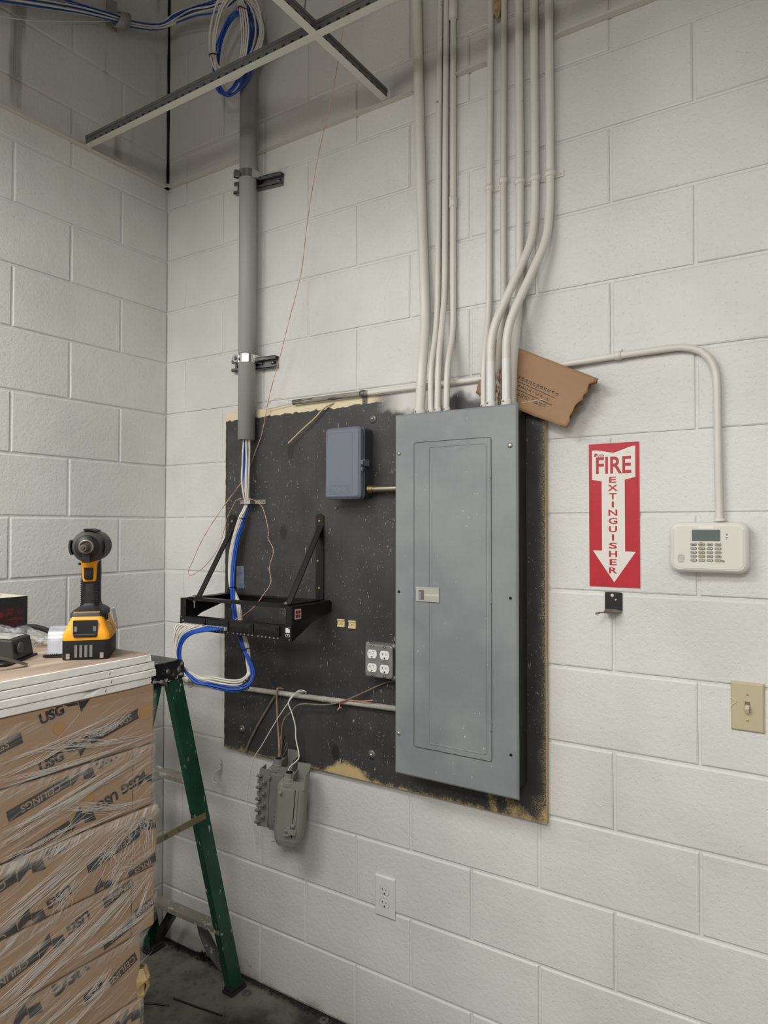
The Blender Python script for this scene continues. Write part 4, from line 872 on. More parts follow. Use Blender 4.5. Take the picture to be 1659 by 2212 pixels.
def st(txt, cx, cy, h, w):      # text scaled to a w x h box (grid units)
    cu = MB(); cu.text(txt, 1., Matrix.Identity(4), bold=.022)
    x0 = min(v.x for v in cu.v); x1 = max(v.x for v in cu.v); y0 = min(v.y for v in cu.v); y1 = max(v.y for v in cu.v)
    c_ = q(cx, cy); W_, H_ = w/563*SW, h/1600*SH
    le.add([((v.x-(x0+x1)/2)/(x1-x0)*W_+c_[0], (v.y-(y0+y1)/2)/(y1-y0)*H_+c_[1], D) for v in cu.v], cu.f, G)
st('FIRE', 396, 378, 190, 395)
for ch, cy, w in zip('EXTINGUISHER', (541, 632, 724, 816, 908, 999, 1091, 1182, 1274, 1366, 1457, 1549), (78, 118, 84, 24, 100, 100, 94, 24, 90, 92, 78, 94)): st(ch, 387, cy, 68, w)
st('Kidde', 250, 262, 30, 84)
c_ = q(190, 258); le.add([(c_[0]+.0042*math.cos(a)+(.0014 if math.sin(a) > 0 else -.0006), c_[1]+.0052*math.sin(a)*.9, D) for a in [2*math.pi*i/14 for i in range(14)]], [tuple(range(14))], G)
le.build('lettering', mat('sign_red_ink', (176, 44, 54), .35), t)
MB().text('06617624', .0032, G @ Matrix.Translation((q(558, 242)[0], q(558, 242)[1], D))).build('fine_print', mat('sign_fine', (186, 130, 130), .5), t)

t = thing('extinguisher_hook', 'small black metal wall hook under the fire sign', 'hook', (1.736, 0, 1.372))
HK = splatter('hook_black', (26, 25, 24), (208, 202, 190), .72, .4, .9)
MB(wallf(1.7365, 1.4015, 0)).slab(rrect(.0440, .0470, .004, 3), 0, .0026).build('back_plate', HK, t)
P = [(1.738, -.0015, 1.3800), (1.736, -.010, 1.3735), (1.733, -.022, 1.3720), (1.727, -.036, 1.3735), (1.7195, -.050, 1.3755), (1.713, -.060, 1.3750), (1.7105, -.063, 1.3725)]
wd = [.0215, .0205, .018, .012, .0055, .0050, .003]; vs = []; fs = []
for p, w in zip(P, wd): p = Vector(p); vs += [p+Vector((-w, -.25*w, 0)), p+Vector((w, .25*w, 0))]
for i in range(len(P)-1): fs.append((2*i, 2*i+1, 2*i+3, 2*i+2))
o = MB().add(vs, fs).build('hook_lip', mat('dusty_lip', (110, 104, 94), .8, var=.4, vscale=60), t); md = o.modifiers.new('s', 'SOLIDIFY'); md.thickness = .0024
for x, z, r in ((1.7335, 1.4165, .0046), (1.7425, 1.406, .0026)): MB().lathe([(r, 0), (r, .001), (r*.5, .0022)], (x, -.0026, z), (0, -1, 0), 10).build('hook_screw', mat('painted_screw', (206, 202, 192), .5), t)

# ------------------------------------------------------------------ cardboard panel schedule
t = thing('cardboard_sheet', 'folded brown cardboard with handwritten circuit numbers tucked behind the pipes', 'cardboard', (1.54, -.03, 1.85))
A, B_, Cc, D_ = Vector((1.407, -.0275, 2.128)), Vector((1.712, -.0500, 1.973)), Vector((1.634, -.0600, 1.850)), Vector((1.361, -.0290, 1.974))
def cb(u, v): return (A*(1-u)+B_*u)*(1-v)+(D_*(1-u)+Cc*u)*v
def surf(u, v, dy, seed, wav=.0025):
    p = cb(u, v)+Vector((0, dy+wav*noise.noise(Vector((u*5, v*4, seed)))+.006*max(0, (u-.8)/.2)**2*(1 if dy >= 0 else -.3), 0))
    if u > .55 and v > .55: p.y -= .0045*noise.noise(Vector((u*14, v*11, seed+2)))
    return p
def sheet(name, u1, dy, m, seed, wav=.0025):
    NU, NV = 26, 14; vs = []; fs = []; nrm = Vector((.05, -1, .05))
    for j in range(NV+1):
        for i in range(NU+1):
            u, v = i/NU*u1, j/NV
            if i == NU: u += .05*noise.noise(Vector((v*9, seed, 0)))-.016+.03*(v-.5)**2
            if j == NV: v += .016*noise.noise(Vector((u*9, seed, 4)))-.10*max(0, u-.86)
            if j == 0: v -= .006*noise.noise(Vector((u*9, seed, 9)))
            p = surf(u, v, dy, seed, wav)
            vs.append(p)
    for j in range(NV):
        for i in range(NU): a = j*(NU+1)+i; fs.append((a, a+NU+1, a+NU+2, a+1))
    o = MB().add(vs, fs, smooth=True).build(name, m, t); md = o.modifiers.new('s', 'SOLIDIFY'); md.thickness = .0030; md.offset = 0; return o
front = sheet('front_flap', 1.0, -.002, CARD2, 1.3)
sheet('back_flap', .985, .016, CARD2, 5.1)
hw = MB(); ex = (B_-A).normalized(); ez = -(D_-A).normalized(); en = ex.cross(ez).normalized()
if en.y > 0: en = -en
ez = en.cross(ex)
up = math.radians(96)
def pen(txt, u, v, size=.0165, rot=up):
    p = surf(u, v, -.002, 1.3)+en*.0022
    hw.text(txt, size, frame(p, ex, ez, en) @ Matrix.Rotation(rot+random.uniform(-.12, .12), 4, 'Z'), bold=.006, sx=.85)
ev = ['14', '16', '18', '20', '22', '24', '26', '28', '30', '32', '34', '36']; ph = ['B', 'C', 'A', 'B', 'C', 'A', 'B', 'C', 'A', 'B', 'C', '']; od = ['15', '17', '19', '21', '23', '25', '27', '29', '31', '33', '35', '']
for i in range(12):
    u = .335+i*.0385
    pen(ev[i], u+.012, .470+.004*i, .0128); pen(ph[i], u+.004, .60+.004*i, .0128)
    if od[i]: pen(od[i], u-.010, .735+.004*i, .0128)
for v0, v1 in ((.535, .580), (.665, .715)):
    hw.tube([surf(.315+.0575*q_, v0+(v1-v0)*q_/8, -.002, 1.3)+en*.0018 for q_ in range(9)], .0008, 5, 2)
hw.build('handwriting', mat('marker_ink', (40, 36, 46), .6), front)
a, b = surf(.50, .87, -.002, 1.3)+en*.002, surf(.69, .66, -.002, 1.3)+en*.002; MB().tube([a, (a+b)/2, b], .0009, 5, 3).build('tape_crease', mat('tape_glint', (214, 200, 184), .3), front)

# ------------------------------------------------------------------ cables above the ceiling line
t = thing('cable_coil', 'hanging coil of white and blue network cable above the ceiling tee', 'cable coil', (.46, -.10, 3.08))
rg = random.Random(11)
def loop(cx, cz, rx, rz, d, rot, wob, a0=0, a1=2*math.pi, n=26):
    P = []
    for i in range(n+1):
        a = a0+(a1-a0)*i/n; x = rx*math.cos(a)*(1-.18*math.sin(a)); z = rz*math.sin(a)
        x, z = x*math.cos(rot)-z*math.sin(rot), x*math.sin(rot)+z*math.cos(rot)
        # the coil's plane is turned to face the room's middle
        P.append((cx+x*.80, -d+x*.35+wob*math.sin(2*a+cx*40), cz+z))
    return P
for i in range(8):
    k = i/7
    MB().tube(loop(.492+rg.uniform(-.012, .012), 3.300+rg.uniform(-.012, .012), .085+.022*rg.random(), .132+.030*k, .108+.018*rg.random(), -.18+rg.uniform(-.12, .12), .012), .0030, 7, 2).build('white_cable', WCABLE, t)
for i in range(6):
    MB().tube(loop(.468+rg.uniform(-.010, .010), 3.250+rg.uniform(-.010, .010), .066+.016*rg.random(), .140+.014*rg.random(), .095+.018*rg.random(), -.25+rg.uniform(-.1, .1), .01), .0030, 7, 2).build('blue_cable', BCABLE, t)
for i in range(4):
    dx = (i-1.5)*.009
    MB().tube([(.515+dx*.6, -.125, 3.400+i*.003), (.535+dx, -.13, 3.355), (.545+dx*1.2, -.13, 3.285), (.535+dx, -.125, 3.225), (.515+dx, -.12, 3.165)], .0030, 7, 4).build('white_cable', WCABLE, t)
for c, r, ax in (((.532, -.118, 3.365), .024, (.5, 0, 1)), ((.408, -.140, 3.240), .017, (.1, 0, 1))):
    ax = Vector(ax).normalized(); u = ax.cross(Vector((0, 1, 0))).normalized(); w = ax.cross(u)
    MB().tube([Vector(c)+(u*math.cos(a)+w*math.sin(a))*r for a in [2*math.pi*i/18 for i in range(19)]], .0022, 6, 1).build('cable_tie', BLACK, t)
t = thing('cable_run', 'bundle of white and blue cables crossing the left wall above the ceiling line', 'cable bundle', (.06, -.3, 3.36))
rb = [(.05, -1.10, 3.08), (.05, -.80, 3.20), (.055, -.551, 3.318), (.058, -.42, 3.375), (.060, -.288, 3.4226), (.060, -.240, 3.4354), (.075, -.12, 3.488), (.14, -.085, 3.515), (.27, -.10, 3.487), (.37, -.10, 3.46), (.45, -.09, 3.47), (.49, -.08, 3.53), (.498, -.07, 3.75), (.498, -.07, 3.93)]
for i in range(9):
    a = i*2*math.pi/8; o1, o2 = (.011*math.cos(a), .011*math.sin(a)) if i < 8 else (0, 0)
    P = []
    for j, p in enumerate(rb):
        sp = 1.0 if 4 <= j <= 6 else 1.5+rg.uniform(-.4, .6)
        P.append((p[0]+o1*sp*.8, p[1]+o1*sp*(.5 if j > 7 else .1), p[2]+o2*sp))
    MB().tube(P, .0030, 7, 4).build('blue_cable' if i % 5 in (1, 3) else 'white_cable', BCABLE if i % 5 in (1, 3) else WCABLE, t)
MB().tube([(.03, -1.1, 3.02), (.03, -.76, 3.165), (.035, -.60, 3.235), (.040, -.45, 3.32), (.05, -.30, 3.408)], .0018, 6, 4).build('loose_cable', WCABLE, t)
t = thing('cable_hanger', 'grey plastic cable hanger ring holding the cables on the left wall', 'cable hanger', (.03, -.265, 3.40))
HG = mat('hanger_grey', (150, 150, 146), .5)
vs = []; fs = []; n = 16
for i in range(n+1):
    a = math.radians(-170+270*i/n); r_ = .024
    p = Vector((.060+r_*math.cos(a), 0, 3.429+r_*math.sin(a)*1.15))
    vs += [p+Vector((0, -.286+.006*math.sin(a), -.006)), p+Vector((0, -.242, .010))]
for i in range(n): fs.append((2*i, 2*i+2, 2*i+3, 2*i+1))
o = MB().add(vs, fs, smooth=True).build('ring', HG, t); md = o.modifiers.new('s', 'SOLIDIFY'); md.thickness = .003
MB().box(.001, .008, -.285, -.245, 3.42, 3.53).build('stem', HG, t)
tag(MB().cyl((1.040, -.41, 2.972), (1.13, -.43, 3.93), .0016, seg=6).build('hanger_wire', DSTEEL), 'thin steel hanger wire rising from the ceiling tee crossing', 'wire')
t = thing('riser_cables', 'blue and white cables rising out of the top of the grey riser', 'cable bundle', (.49, -.06, 3.30))
for i in range(6):
    a = i*2*math.pi/6; q_ = (.486+.014*math.cos(a), -.052+.014*math.sin(a))
    MB().tube([(q_[0], q_[1], 3.28), (q_[0], q_[1], 3.40), (.495+.02*math.cos(a), -.062+.012*math.sin(a), 3.60), (.50+.02*math.cos(a), -.07, 3.93)], .0031, 7, 3).build('blue_cable' if i % 3 else 'white_cable', BCABLE if i % 3 else WCABLE, t)

# ------------------------------------------------------------------ stack of ceiling-tile cartons
X0 = 1.0
def usg(b, y, z, a, s=1.): b.text('USG', .0265*s, facex(y, z, X0, a) @ Matrix.Translation((.026*s, .0095*s, 0)), bold=.045, sx=.98)
def logo(b, y, z, a, s=1.):
    M = facex(y, z, X0, a) @ Matrix.Scale(s, 4)
    b.add([(.0036, .0321, 0), (.0056, .0105, 0), (.0268, .0044, 0), (.0275, .0240, 0)], [(1, 2, 3, 0)], M)
    b.add([(.0280, .0150, 0), (.0279, .0060, 0), (.0284, -.0124, 0), (.0522, .0064, 0), (.0545, .0240, 0), (.0330, .0130, 0)], [(0, 1, 2, 3, 4, 5)], M)
def band(b, l, y, z, a, L=.122, txt='CEILINGS', s=1.):
    M = facex(y, z, X0, a); b.add([(0, 0, 0), (L, 0, 0), (L, .0205*s, 0), (0, .0205*s, 0)], [(0, 1, 2, 3)], M)
    l.text(txt, .0185*s, M @ Matrix.Translation((L*.48, .0100*s, .0003)), bold=.012, sx=1.02)
PR = math.radians(13.5); FL = PR+math.pi
def strip(b, l, y, z, a):
    c_, s_ = math.cos(a), math.sin(a); at = lambda u: (y+u*c_, z+u*s_)
    usg(b, *at(0), a); logo(b, *at(.053), a); band(b, l, *at(.108), a)
cartons = [   # z0, z1, face x offset, far end y, label
    (1.1330, 1.2590, .0000, -.851, 'topmost printed ceiling-tile carton directly under the white boards'),
    (1.0035, 1.1310, .0000, -.8535, 'second ceiling-tile carton from the top of the stack'),
    (.8740, 1.0010, .0030, -.8425, 'third ceiling-tile carton from the top, jutting out slightly'),
    (.7460, .8720, .0000, -.8455, 'fourth ceiling-tile carton from the top of the stack'),
    (.6120, .7440, -.0040, -.8770, 'fifth ceiling-tile carton from the top, its corner torn'),
    (.4860, .6100, -.0020, -.8755, 'sixth ceiling-tile carton from the top, lowest one in view'),
    (.3600, .4840, .0000, -.87, 'seventh ceiling-tile carton from the top, below the picture'),
    (.2340, .3580, -.0020, -.86, 'eighth ceiling-tile carton from the top, below the picture'),
    (.1080, .2320, .0000, -.86, 'bottom ceiling-tile carton standing on the pallet')]
AMBER = mat('amber_sticker', (166, 126, 76), .6)
for i, (z0, z1, dx, ye, lab) in enumerate(cartons):
    t = thing('carton', lab, 'cardboard box', (X0-.305, -1.46, z0), 'stacked ceiling-tile cartons')
    MB().box(X0-.61+dx, X0+dx, ye-1.215, ye, z0, z1).build('carton_body', CARD, t, bevel=.006, seg=3)
    if i < 6:
        X0_ = X0; X0 = X0_+dx+.0007; b, l = MB(), MB()
        zc = z1
        if i == 0:
            strip(b, l, -1.107, 1.142, PR); usg(b, -1.107, 1.228, PR); logo(b, -1.055, 1.2400, PR); strip(b, l, -1.362, 1.152, PR); strip(b, l, -1.46, 1.21, PR)
        elif i == 1:
            strip(b, l, -.944, 1.146, FL); strip(b, l, -.942, 1.062, FL); usg(b, -.886, 1.078, FL); strip(b, l, -1.20, 1.12, FL); strip(b, l, -1.20, 1.05, FL); logo(b, -.853, 1.079, FL, .8)
        elif i == 2:
            strip(b, l, -1.047, 1.010, FL); band(b, l, -.893, .968, FL); strip(b, l, -1.045, .919, FL); band(b, l, -.850, .902, FL, .07, 'INGS'); logo(b, -.848, .985, FL); logo(b, -.955, .899, FL, .8); strip(b, l, -1.30, .96, FL)
        elif i == 3:
            strip(b, l, -1.003, .852, FL); band(b, l, -.905, .872, FL, .070, 'INGS'); band(b, l, -.905, .790, FL, .070, 'INGS'); band(b, l, -.8475, .812, FL, .053, 'NGS'); strip(b, l, -1.25, .82, FL)
        elif i == 4:
            usg(b, -1.002, .764, FL, 1.55); logo(b, -1.096, .737, FL, 1.05); band(b, l, -.893, .712, math.radians(199), .066, 'CEILIN'); band(b, l, -.974, .700, math.radians(200), .04, 'GS'); strip(b, l, -1.17, .70, FL)
        else:
            logo(b, -.880, .604, FL); usg(b, -.929, .598, FL); strip(b, l, -1.0, .57, FL)
        if b.v:
            for m_ in (b, l):       # keep the print inside the carton's face
                for v in m_.v:
                    v.z = min(max(v.z, z0+.003), z1-.003); v.y = min(max(v.y, ye-1.21), ye-.004)
            b.build('black_print', INK, t); 
            if l.v: l.build('reversed_lettering', CARD, t)
        if i == 0:
            MB(facex(-.876, 1.2050, X0)).slab(disc(.0185, 22), 0, .0003).build('round_sticker', AMBER, t); MB(facex(-1.069, 1.2150, X0)).slab(disc(.012, 22), -.0002, .0001).build('round_sticker', AMBER, t)
        if i == 1: MB(facex(-1.005, 1.067, X0)).slab(disc(.013, 22), -.0002, .0001).build('round_sticker', AMBER, t)
        if i in (1, 3): MB().box(X0-.0004, X0+.0002, -.9065, -.9050, z0+.003, z1-.003).build('flap_seam', mat('seam_shadow', (116, 84, 58), .8), t)
        X0 = X0_
t = thing('pallet', 'wooden pallet under the carton stack', 'pallet', (X0-.305, -1.46, 0))
PW = mat('pallet_wood', (140, 112, 78), .8, var=.3, vscale=6)
for k in range(3): MB().box(X0-.60+k*.28, X0-.56+k*.28, -2.06, -.87, .018, .088).build('stringer', PW, t)
for k in range(8): MB().box(X0-.61, X0, -2.06+k*.15, -1.96+k*.15, .088, .106).build('deck_board', PW, t)
for k in range(3): MB().box(X0-.61, X0, -2.06+k*.54, -1.96+k*.54, 0, .018).build('bottom_board', PW, t)
# crumpled torn corner of the fifth carton
c = MB(); rg = random.Random(5); vs = []; fs = []
for j in range(7):
    for i in range(9):
        a = 2*math.pi*i/8; r_ = (.010+.012*math.sin(math.pi*(j+.4)/7))*(1+.55*noise.noise(Vector((i*1.3, j*1.1, 2))))
        vs.append((.990+r_*math.cos(a)*.8, -.874+r_*math.sin(a)*.8, .607+j*.0105+.006*noise.noise(Vector((i*2., j*2., 7)))))
for j in range(6):
    for i in range(8): fs.append((j*9+i, j*9+i+1, j*9+i+10, j*9+i+9))
tag(c.add(vs, fs).build('torn_paper', mat('torn_paper', (176, 150, 108), .85, var=.3, vscale=60, bump=.6, bscale=90)), 'crumpled torn tan paper at the broken carton corner', 'paper scrap')

# stretch film round the cartons
fm = MB(); ys = [-1.9+i*.0125 for i in range(85)]
def face_x(z):
    for z0, z1, dx, ye, _ in cartons:
        if z0-.001 <= z <= z1+.0012: return X0+dx, ye
    return X0, -.86
zs = [.30+i*.0085 for i in range(112)]; row = []
NE = 7
for j, z in enumerate(zs):
    fx, ye = face_x(z); r_ = []
    # bridge the small gaps between cartons smoothly
    f2 = sum(face_x(z+d)[0] for d in (-.01, 0, .01))/3; y2 = sum(face_x(z+d)[1] for d in (-.012, -.006, 0, .006, .012))/5
    pull = 0
    for z0, z1, _, _, _ in cartons:
        pull = max(pull, math.exp(-((z-z1)/.006)**2))
    for y in ys:
        yy = min(y, y2-.002); nn = noise.noise(Vector((y*9+z*22, y*3-z*40, 1)))
        r_.append((max(f2, fx)+.0026+.0016*nn-.0012*pull, yy, z))
    for k in range(NE):
        a = k/(NE-1)
        r_.append((max(f2, fx)+.0026-(.004+.05*a if k else .0), y2+.0030+.001*noise.noise(Vector((a*4, z*30, 3))), z))
    row.append(r_)
w = len(row[0]); vs = [p for r_ in row for p in r_]
fs = [(j*w+i, j*w+i+1, (j+1)*w+i+1, (j+1)*w+i) for j in range(len(zs)-1) for i in range(w-1)]
t = thing('stretch_wrap', 'clear plastic stretch wrap torn and creased round the carton stack', 'plastic wrap', (1.0, -1.3, .3))
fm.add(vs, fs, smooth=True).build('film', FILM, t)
WISP = mat('film_wisp', (232, 226, 218), .3, spec=.6, alpha=.5)
wk = NT('film_bunch'); wp = wk.node('NewGeometry').outputs['Position']
wk.link(wk.math('MULTIPLY', wk.step(wk.noise(wk.scale(wk.scale(wp, (1, 1, 1), (math.radians(-20), 0, 0)), (1, 12, 190)), 1., 4, .65), .42, .66), .55), wk.b.inputs['Alpha'])
wk.b.inputs['Base Color'].default_value = lin((236, 231, 224)); wk.b.inputs['Roughness'].default_value = .3; WRIB = wk.m
rg = random.Random(21); sb = MB()
rb_ = MB()
def strand(y0, z0, y1, z1, sag, r, n, br, sd):
    P = []
    for i in range(n+1):
        a = i/n; y = y0+(y1-y0)*a; z = z0+(z1-z0)*a-sag*math.sin(math.pi*a)+br*noise.noise(Vector((a*4+y0*9, z0*20, sd)))
        P.append((X0+.0056+.0010*noise.noise(Vector((a*6, y0*10, z0*9+sd))), min(y, -.853), min(z, 1.2565)))
    sb.tube(P, [r*.3, r, r*.8, r*.3], 4, 2)
def wisp(y0, z0, y1, z1, sag, r, n=6, br=.003):
    q = r/.0012
    for k in range(5+int(4*q)):
        j = lambda v: rg.gauss(0, v)*q
        strand(y0+j(.010), z0+j(.0030), y1+j(.012), z1+j(.0030), sag*(1+rg.uniform(-.6, .6)), rg.uniform(.00022, .00050), n, br*1.3, k*.7)
    d = Vector((y1-y0, z1-z0)); L = d.length; nn = Vector((-d.y, d.x))/max(L, 1e-4); vs = []; fs = []
    for i in range(n*2+1):
        a = i/(n*2); y = y0+d.x*a; z = z0+d.y*a-sag*math.sin(math.pi*a); w = r*(1.2+2.2*abs(noise.noise(Vector((a*3, y0*8, z0*8)))))*math.sin(math.pi*min(1, a*.96+.02))
        for s_ in (-1, 1): vs.append((X0+.0052, min(y+nn.x*w*s_, -.853), min(z+nn.y*w*s_, 1.2565)))
    for i in range(n*2): fs.append((2*i, 2*i+1, 2*i+3, 2*i+2))
    rb_.add(vs, fs, smooth=True)
for (y0, z0, y1, z1, s_, r_) in [(-1.18, 1.180, -.93, 1.222, .006, .0011), (-1.18, 1.158, -1.0, 1.206, .008, .0010), (-1.13, 1.196, -.90, 1.165, .010, .0010), (-1.10, 1.198, -.855, 1.152, .012, .0009),
        (-1.02, 1.196, -.945, 1.207, .012, .0020), (-1.02, 1.192, -.93, 1.208, .009, .0014), (-.985, 1.185, -.935, 1.215, .004, .0016), (-1.18, 1.140, -.87, 1.152, .003, .0010), (-1.18, 1.150, -.90, 1.148, .004, .0008),
        (-1.18, 1.055, -.93, 1.120, .002, .0012), (-1.18, 1.060, -.88, 1.110, .006, .0010), (-1.07, 1.068, -.90, 1.105, -.003, .0018), (-1.06, 1.062, -.89, 1.118, -.004, .0012), (-1.07, 1.070, -.86, 1.020, .010, .0013), (-1.04, 1.068, -.88, 1.022, .012, .0009), (-1.18, 1.040, -1.06, 1.068, .002, .0012),
        (-1.18, 1.000, -.88, 1.020, .0, .0010), (-1.18, 1.010, -1.0, 1.030, .0, .0010), (-1.18, .900, -.95, .985, .0, .0013), (-1.18, .915, -.97, .992, .001, .0010), (-1.18, .890, -1.02, .955, .0, .0012), (-1.10, .905, -.92, .985, .0, .0009),
        (-.99, .930, -.925, .975, .004, .0016), (-.925, .975, -.905, .985, -.002, .0030), (-.908, .985, -.915, .945, -.002, .0036), (-.915, .945, -.935, .905, .002, .0022), (-.935, .905, -.90, .895, .002, .0018), (-.96, .955, -.945, .915, -.004, .0024), (-.945, .918, -.975, .885, .002, .0016), (-.93, .90, -.96, .862, .0, .0014),
        (-1.08, .895, -1.03, .925, .003, .0024), (-1.05, .90, -1.07, .87, .0, .0018), (-.88, .985, -.862, .965, .003, .0014), (-.87, .98, -.875, .905, .001, .0012), (-.90, .905, -.85, .915, .003, .0012),
        (-1.18, .770, -1.00, .835, .002, .0018), (-1.18, .762, -.98, .845, .004, .0014), (-1.02, .800, -.90, .855, .002, .0014), (-1.04, .792, -.89, .86, .003, .0010), (-1.03, .770, -.89, .800, .006, .0014), (-1.18, .745, -1.02, .790, .002, .0022), (-1.0, .775, -.85, .79, .006, .0009), (-.90, .785, -.855, .86, .0, .0009), (-.95, .80, -.86, .865, .0, .0008),
        (-1.15, .67, -.98, .715, .004, .0012), (-1.01, .690, -.965, .715, .004, .0022), (-1.02, .68, -.95, .70, .008, .0016), (-1.18, .64, -1.0, .665, .002, .0016), (-1.1, .63, -.95, .69, .003, .0010)]:
    wisp(y0, z0, y1, z1, s_, r_)
for i in range(150):
    y0 = rg.uniform(-1.5, -.90); z0 = rg.uniform(.62, 1.22); L = rg.uniform(.03, .14); a = math.radians(rg.uniform(4, 40))
    strand(y0, z0, y0+L*math.cos(a), z0+L*math.sin(a), rg.uniform(-.002, .004), rg.uniform(.00015, .00032), 4, .002, i)
rb_.build('bunched_film', WRIB, t)['kind'] = 'stuff'
o = sb.build('wisps', WISP, t); o['kind'] = 'stuff'
# ------------------------------------------------------------------ gypsum boards on top
GYP = mat('gypsum_edge', (238, 236, 230), .8, var=.16, vscale=14, dark=(168, 164, 154), bump=.3, bscale=120, specks=[(75, .70, (84, 80, 74))])
def kraft():
    k = NT('kraft_paper'); pos = k.node('NewGeometry').outputs['Position']; nrm = k.xyz(k.node('NewGeometry').outputs['Normal'])
    s1 = k.noise(k.scale(pos, (22, 2.2, 1)), 1.2, 6, .6); s2 = k.noise(pos, 30, 4)
    col = k.mix(k.step(s1, .35, .68), lin((132, 115, 100)), lin((176, 158, 139)))
    col = k.mix(k.math('MULTIPLY', k.step(s2, .6, .75), .3), col, lin((112, 96, 80)))
    col = k.mix(k.step(nrm[2], .7, .9), lin((238, 236, 230)), col)
    k.link(col, k.b.inputs['Base Color']); k.b.inputs['Roughness'].default_value = .8; k.bump(s1, .2, .002); return k.m
KRAFT = kraft()
TH = .0158
bl = ('lowest of four white gypsum boards, chipped along its front edge', 'second gypsum board from the bottom of four on the cartons', 'third gypsum board from the bottom of four on the cartons', 'top gypsum board with brown paper face carrying the tools')
for i, (dx, ye) in enumerate(((.0035, -.862), (.0060, -.851), (.0040, -.8535), (.0035, -.8625))):
    z0 = 1.2592+i*TH; x1 = X0+dx; x0 = X0-.61+dx
    prof = [(x0, z0), (x1-.0008, z0), (x1, z0+.0015), (x1, z0+TH-.0030), (x1-.0012, z0+TH-.0016), (x1-.030, z0+TH-.0004), (x0, z0+TH-.0004)] if i < 3 else [(x0, z0), (x1-.0008, z0), (x1, z0+.0015), (x1, z0+TH-.0016), (x1-.0010, z0+TH-.0003), (x1-.045, z0+TH), (x0, z0+TH)]
    b = MB(); n = len(prof); N = 60; y0 = ye-1.215; vs = []; fs = []
    for j in range(N+1):
        y = y0+(ye-y0)*j/N
        chip = .0
        for q_, (x, z) in enumerate(prof):
            jx = .0007*noise.noise(Vector((y*40, q_*.3+i*5, 1))) if x > x1-.02 else 0
            if j > N-2 and x > x1-.02: jx -= .002*(j-(N-2))*random.random()
            if i == 0 and abs(y+1.005) < .022 and q_ in (3, 4): jx -= .006*(1-abs(y+1.005)/.022); z -= .004*(1-abs(y+1.005)/.022)
            vs.append((x+jx, y, z))
    for j in range(N):
        for q_ in range(n): fs.append((j*n+q_, j*n+(q_+1) % n, (j+1)*n+(q_+1) % n, (j+1)*n+q_))
    fs += [tuple(range(n-1, -1, -1)), tuple(N*n+q_ for q_ in range(n))]
    o = b.add(vs, fs).build('gypsum_board', KRAFT if i == 3 else GYP); tag(o, bl[i], 'gypsum board', 'gypsum boards on the cartons')
ZT = 1.2592+4*TH

# ------------------------------------------------------------------ cordless impact wrench
YELL = mat('tool_yellow', (236, 160, 22), .42, var=.10, vscale=14, dark=(150, 100, 30), specks=[(60, .73, (120, 90, 50))]); TBK = mat('tool_black', (22, 22, 23), .5, var=.3, vscale=30, specks=[(90, .72, (92, 88, 80))])
DGREY = mat('tool_dusty_grey', (66, 63, 58), .55, var=.35, vscale=18, dark=(36, 34, 32)); ANV = mat('anvil_steel', (150, 142, 132), .35, .9, var=.3, vscale=50)
fw = Vector((.735, -.678, 0)).normalized(); rt = Vector((-fw.y, fw.x, 0)); o0 = Vector((.900, -.9375, ZT))
D = frame(o0, rt, -fw, (0, 0, 1))       # local x: viewer's right, y: away, z: up
t = thing('impact_wrench', 'yellow and black cordless impact wrench standing on its battery', 'power tool', o0)
def loft(name, secs, m, parent=t, bevel=0., n=5, smooth=True):
    """secs: (z, half width, y front, y back, corner radius)"""
    b = MB(D); rings = []
    for z, hw, yf, yb, r_ in secs: rings.append([(p[0], p[1]+(yf+yb)/2, z) for p in rrect(2*hw, yb-yf, r_, n)])
    k = len(rings[0]); vs = [p for r in rings for p in r]
    b.add(vs, [(j*k+i, j*k+(i+1) % k, (j+1)*k+(i+1) % k, (j+1)*k+i) for j in range(len(rings)-1) for i in range(k)], smooth=smooth)
    b.add(vs, [tuple(range(k-1, -1, -1)), tuple((len(rings)-1)*k+i for i in range(k))]); return b.build(name, m, parent)
bat = loft('battery_case', [(0, .0435, -.060, .060, .008), (.003, .0450, -.062, .062, .010), (.040, .0450, -.062, .062, .010)], TBK)
for x in (-.018, -.0085, .001, .0105): MB(D).box(x-.0027, x+.0027, -.0635, -.0615, .006, .030).build('battery_rib', mat('rib_worn', (120, 118, 114), .5), bat)
for x in (-.033, .031): MB(D).box(x-.0035, x+.0035, -.0632, -.0615, .003, .014).build('battery_pad', mat('pad_worn', (150, 146, 132), .6), bat)
bt = loft('battery_top', [(.040, .0455, -.0625, .062, .010), (.052, .0455, -.0625, .062, .010), (.060, .0400, -.0610, .062, .010), (.076, .0335, -.0560, .060, .010), (.086, .0300, -.0520, .058, .010)], YELL)
lt = MB(D); lt.box(-.0225, .0215, -.0665, -.056, .046, .0535).build('release_button', TBK, bt, bevel=.002)
MB(D).slab([(-.024, -.0625), (.023, -.0625), (.021, -.057), (-.022, -.057)], .0475, .080).build('latch_recess', mat('tool_recess', (26, 25, 26), .4), bt)
for x in (-.019, .017): MB(D).box(x-.003, x+.003, -.0632, -.060, .058, .068).build('latch_clip', STEEL, bt)
ft = loft('foot', [(.084, .0330, -.050, .056, .010), (.092, .0335, -.048, .055, .012), (.098, .0280, -.040, .050, .012), (.104, .0195, -.026, .040, .012), (.110, .0180, -.022, .036, .012)], TBK)
MB(D).box(-.026, .024, -.0455, -.040, .0925, .0955).build('foot_trim', mat('tool_tan', (196, 150, 84), .5), ft)
gp = loft('grip', [(.108, .0178, -.022, .036, .012), (.125, .0178, -.022, .034, .012), (.150, .0178, -.021, .032, .012), (.168, .0180, -.018, .034, .012), (.205, .0170, -.016, .036, .012)], TBK)
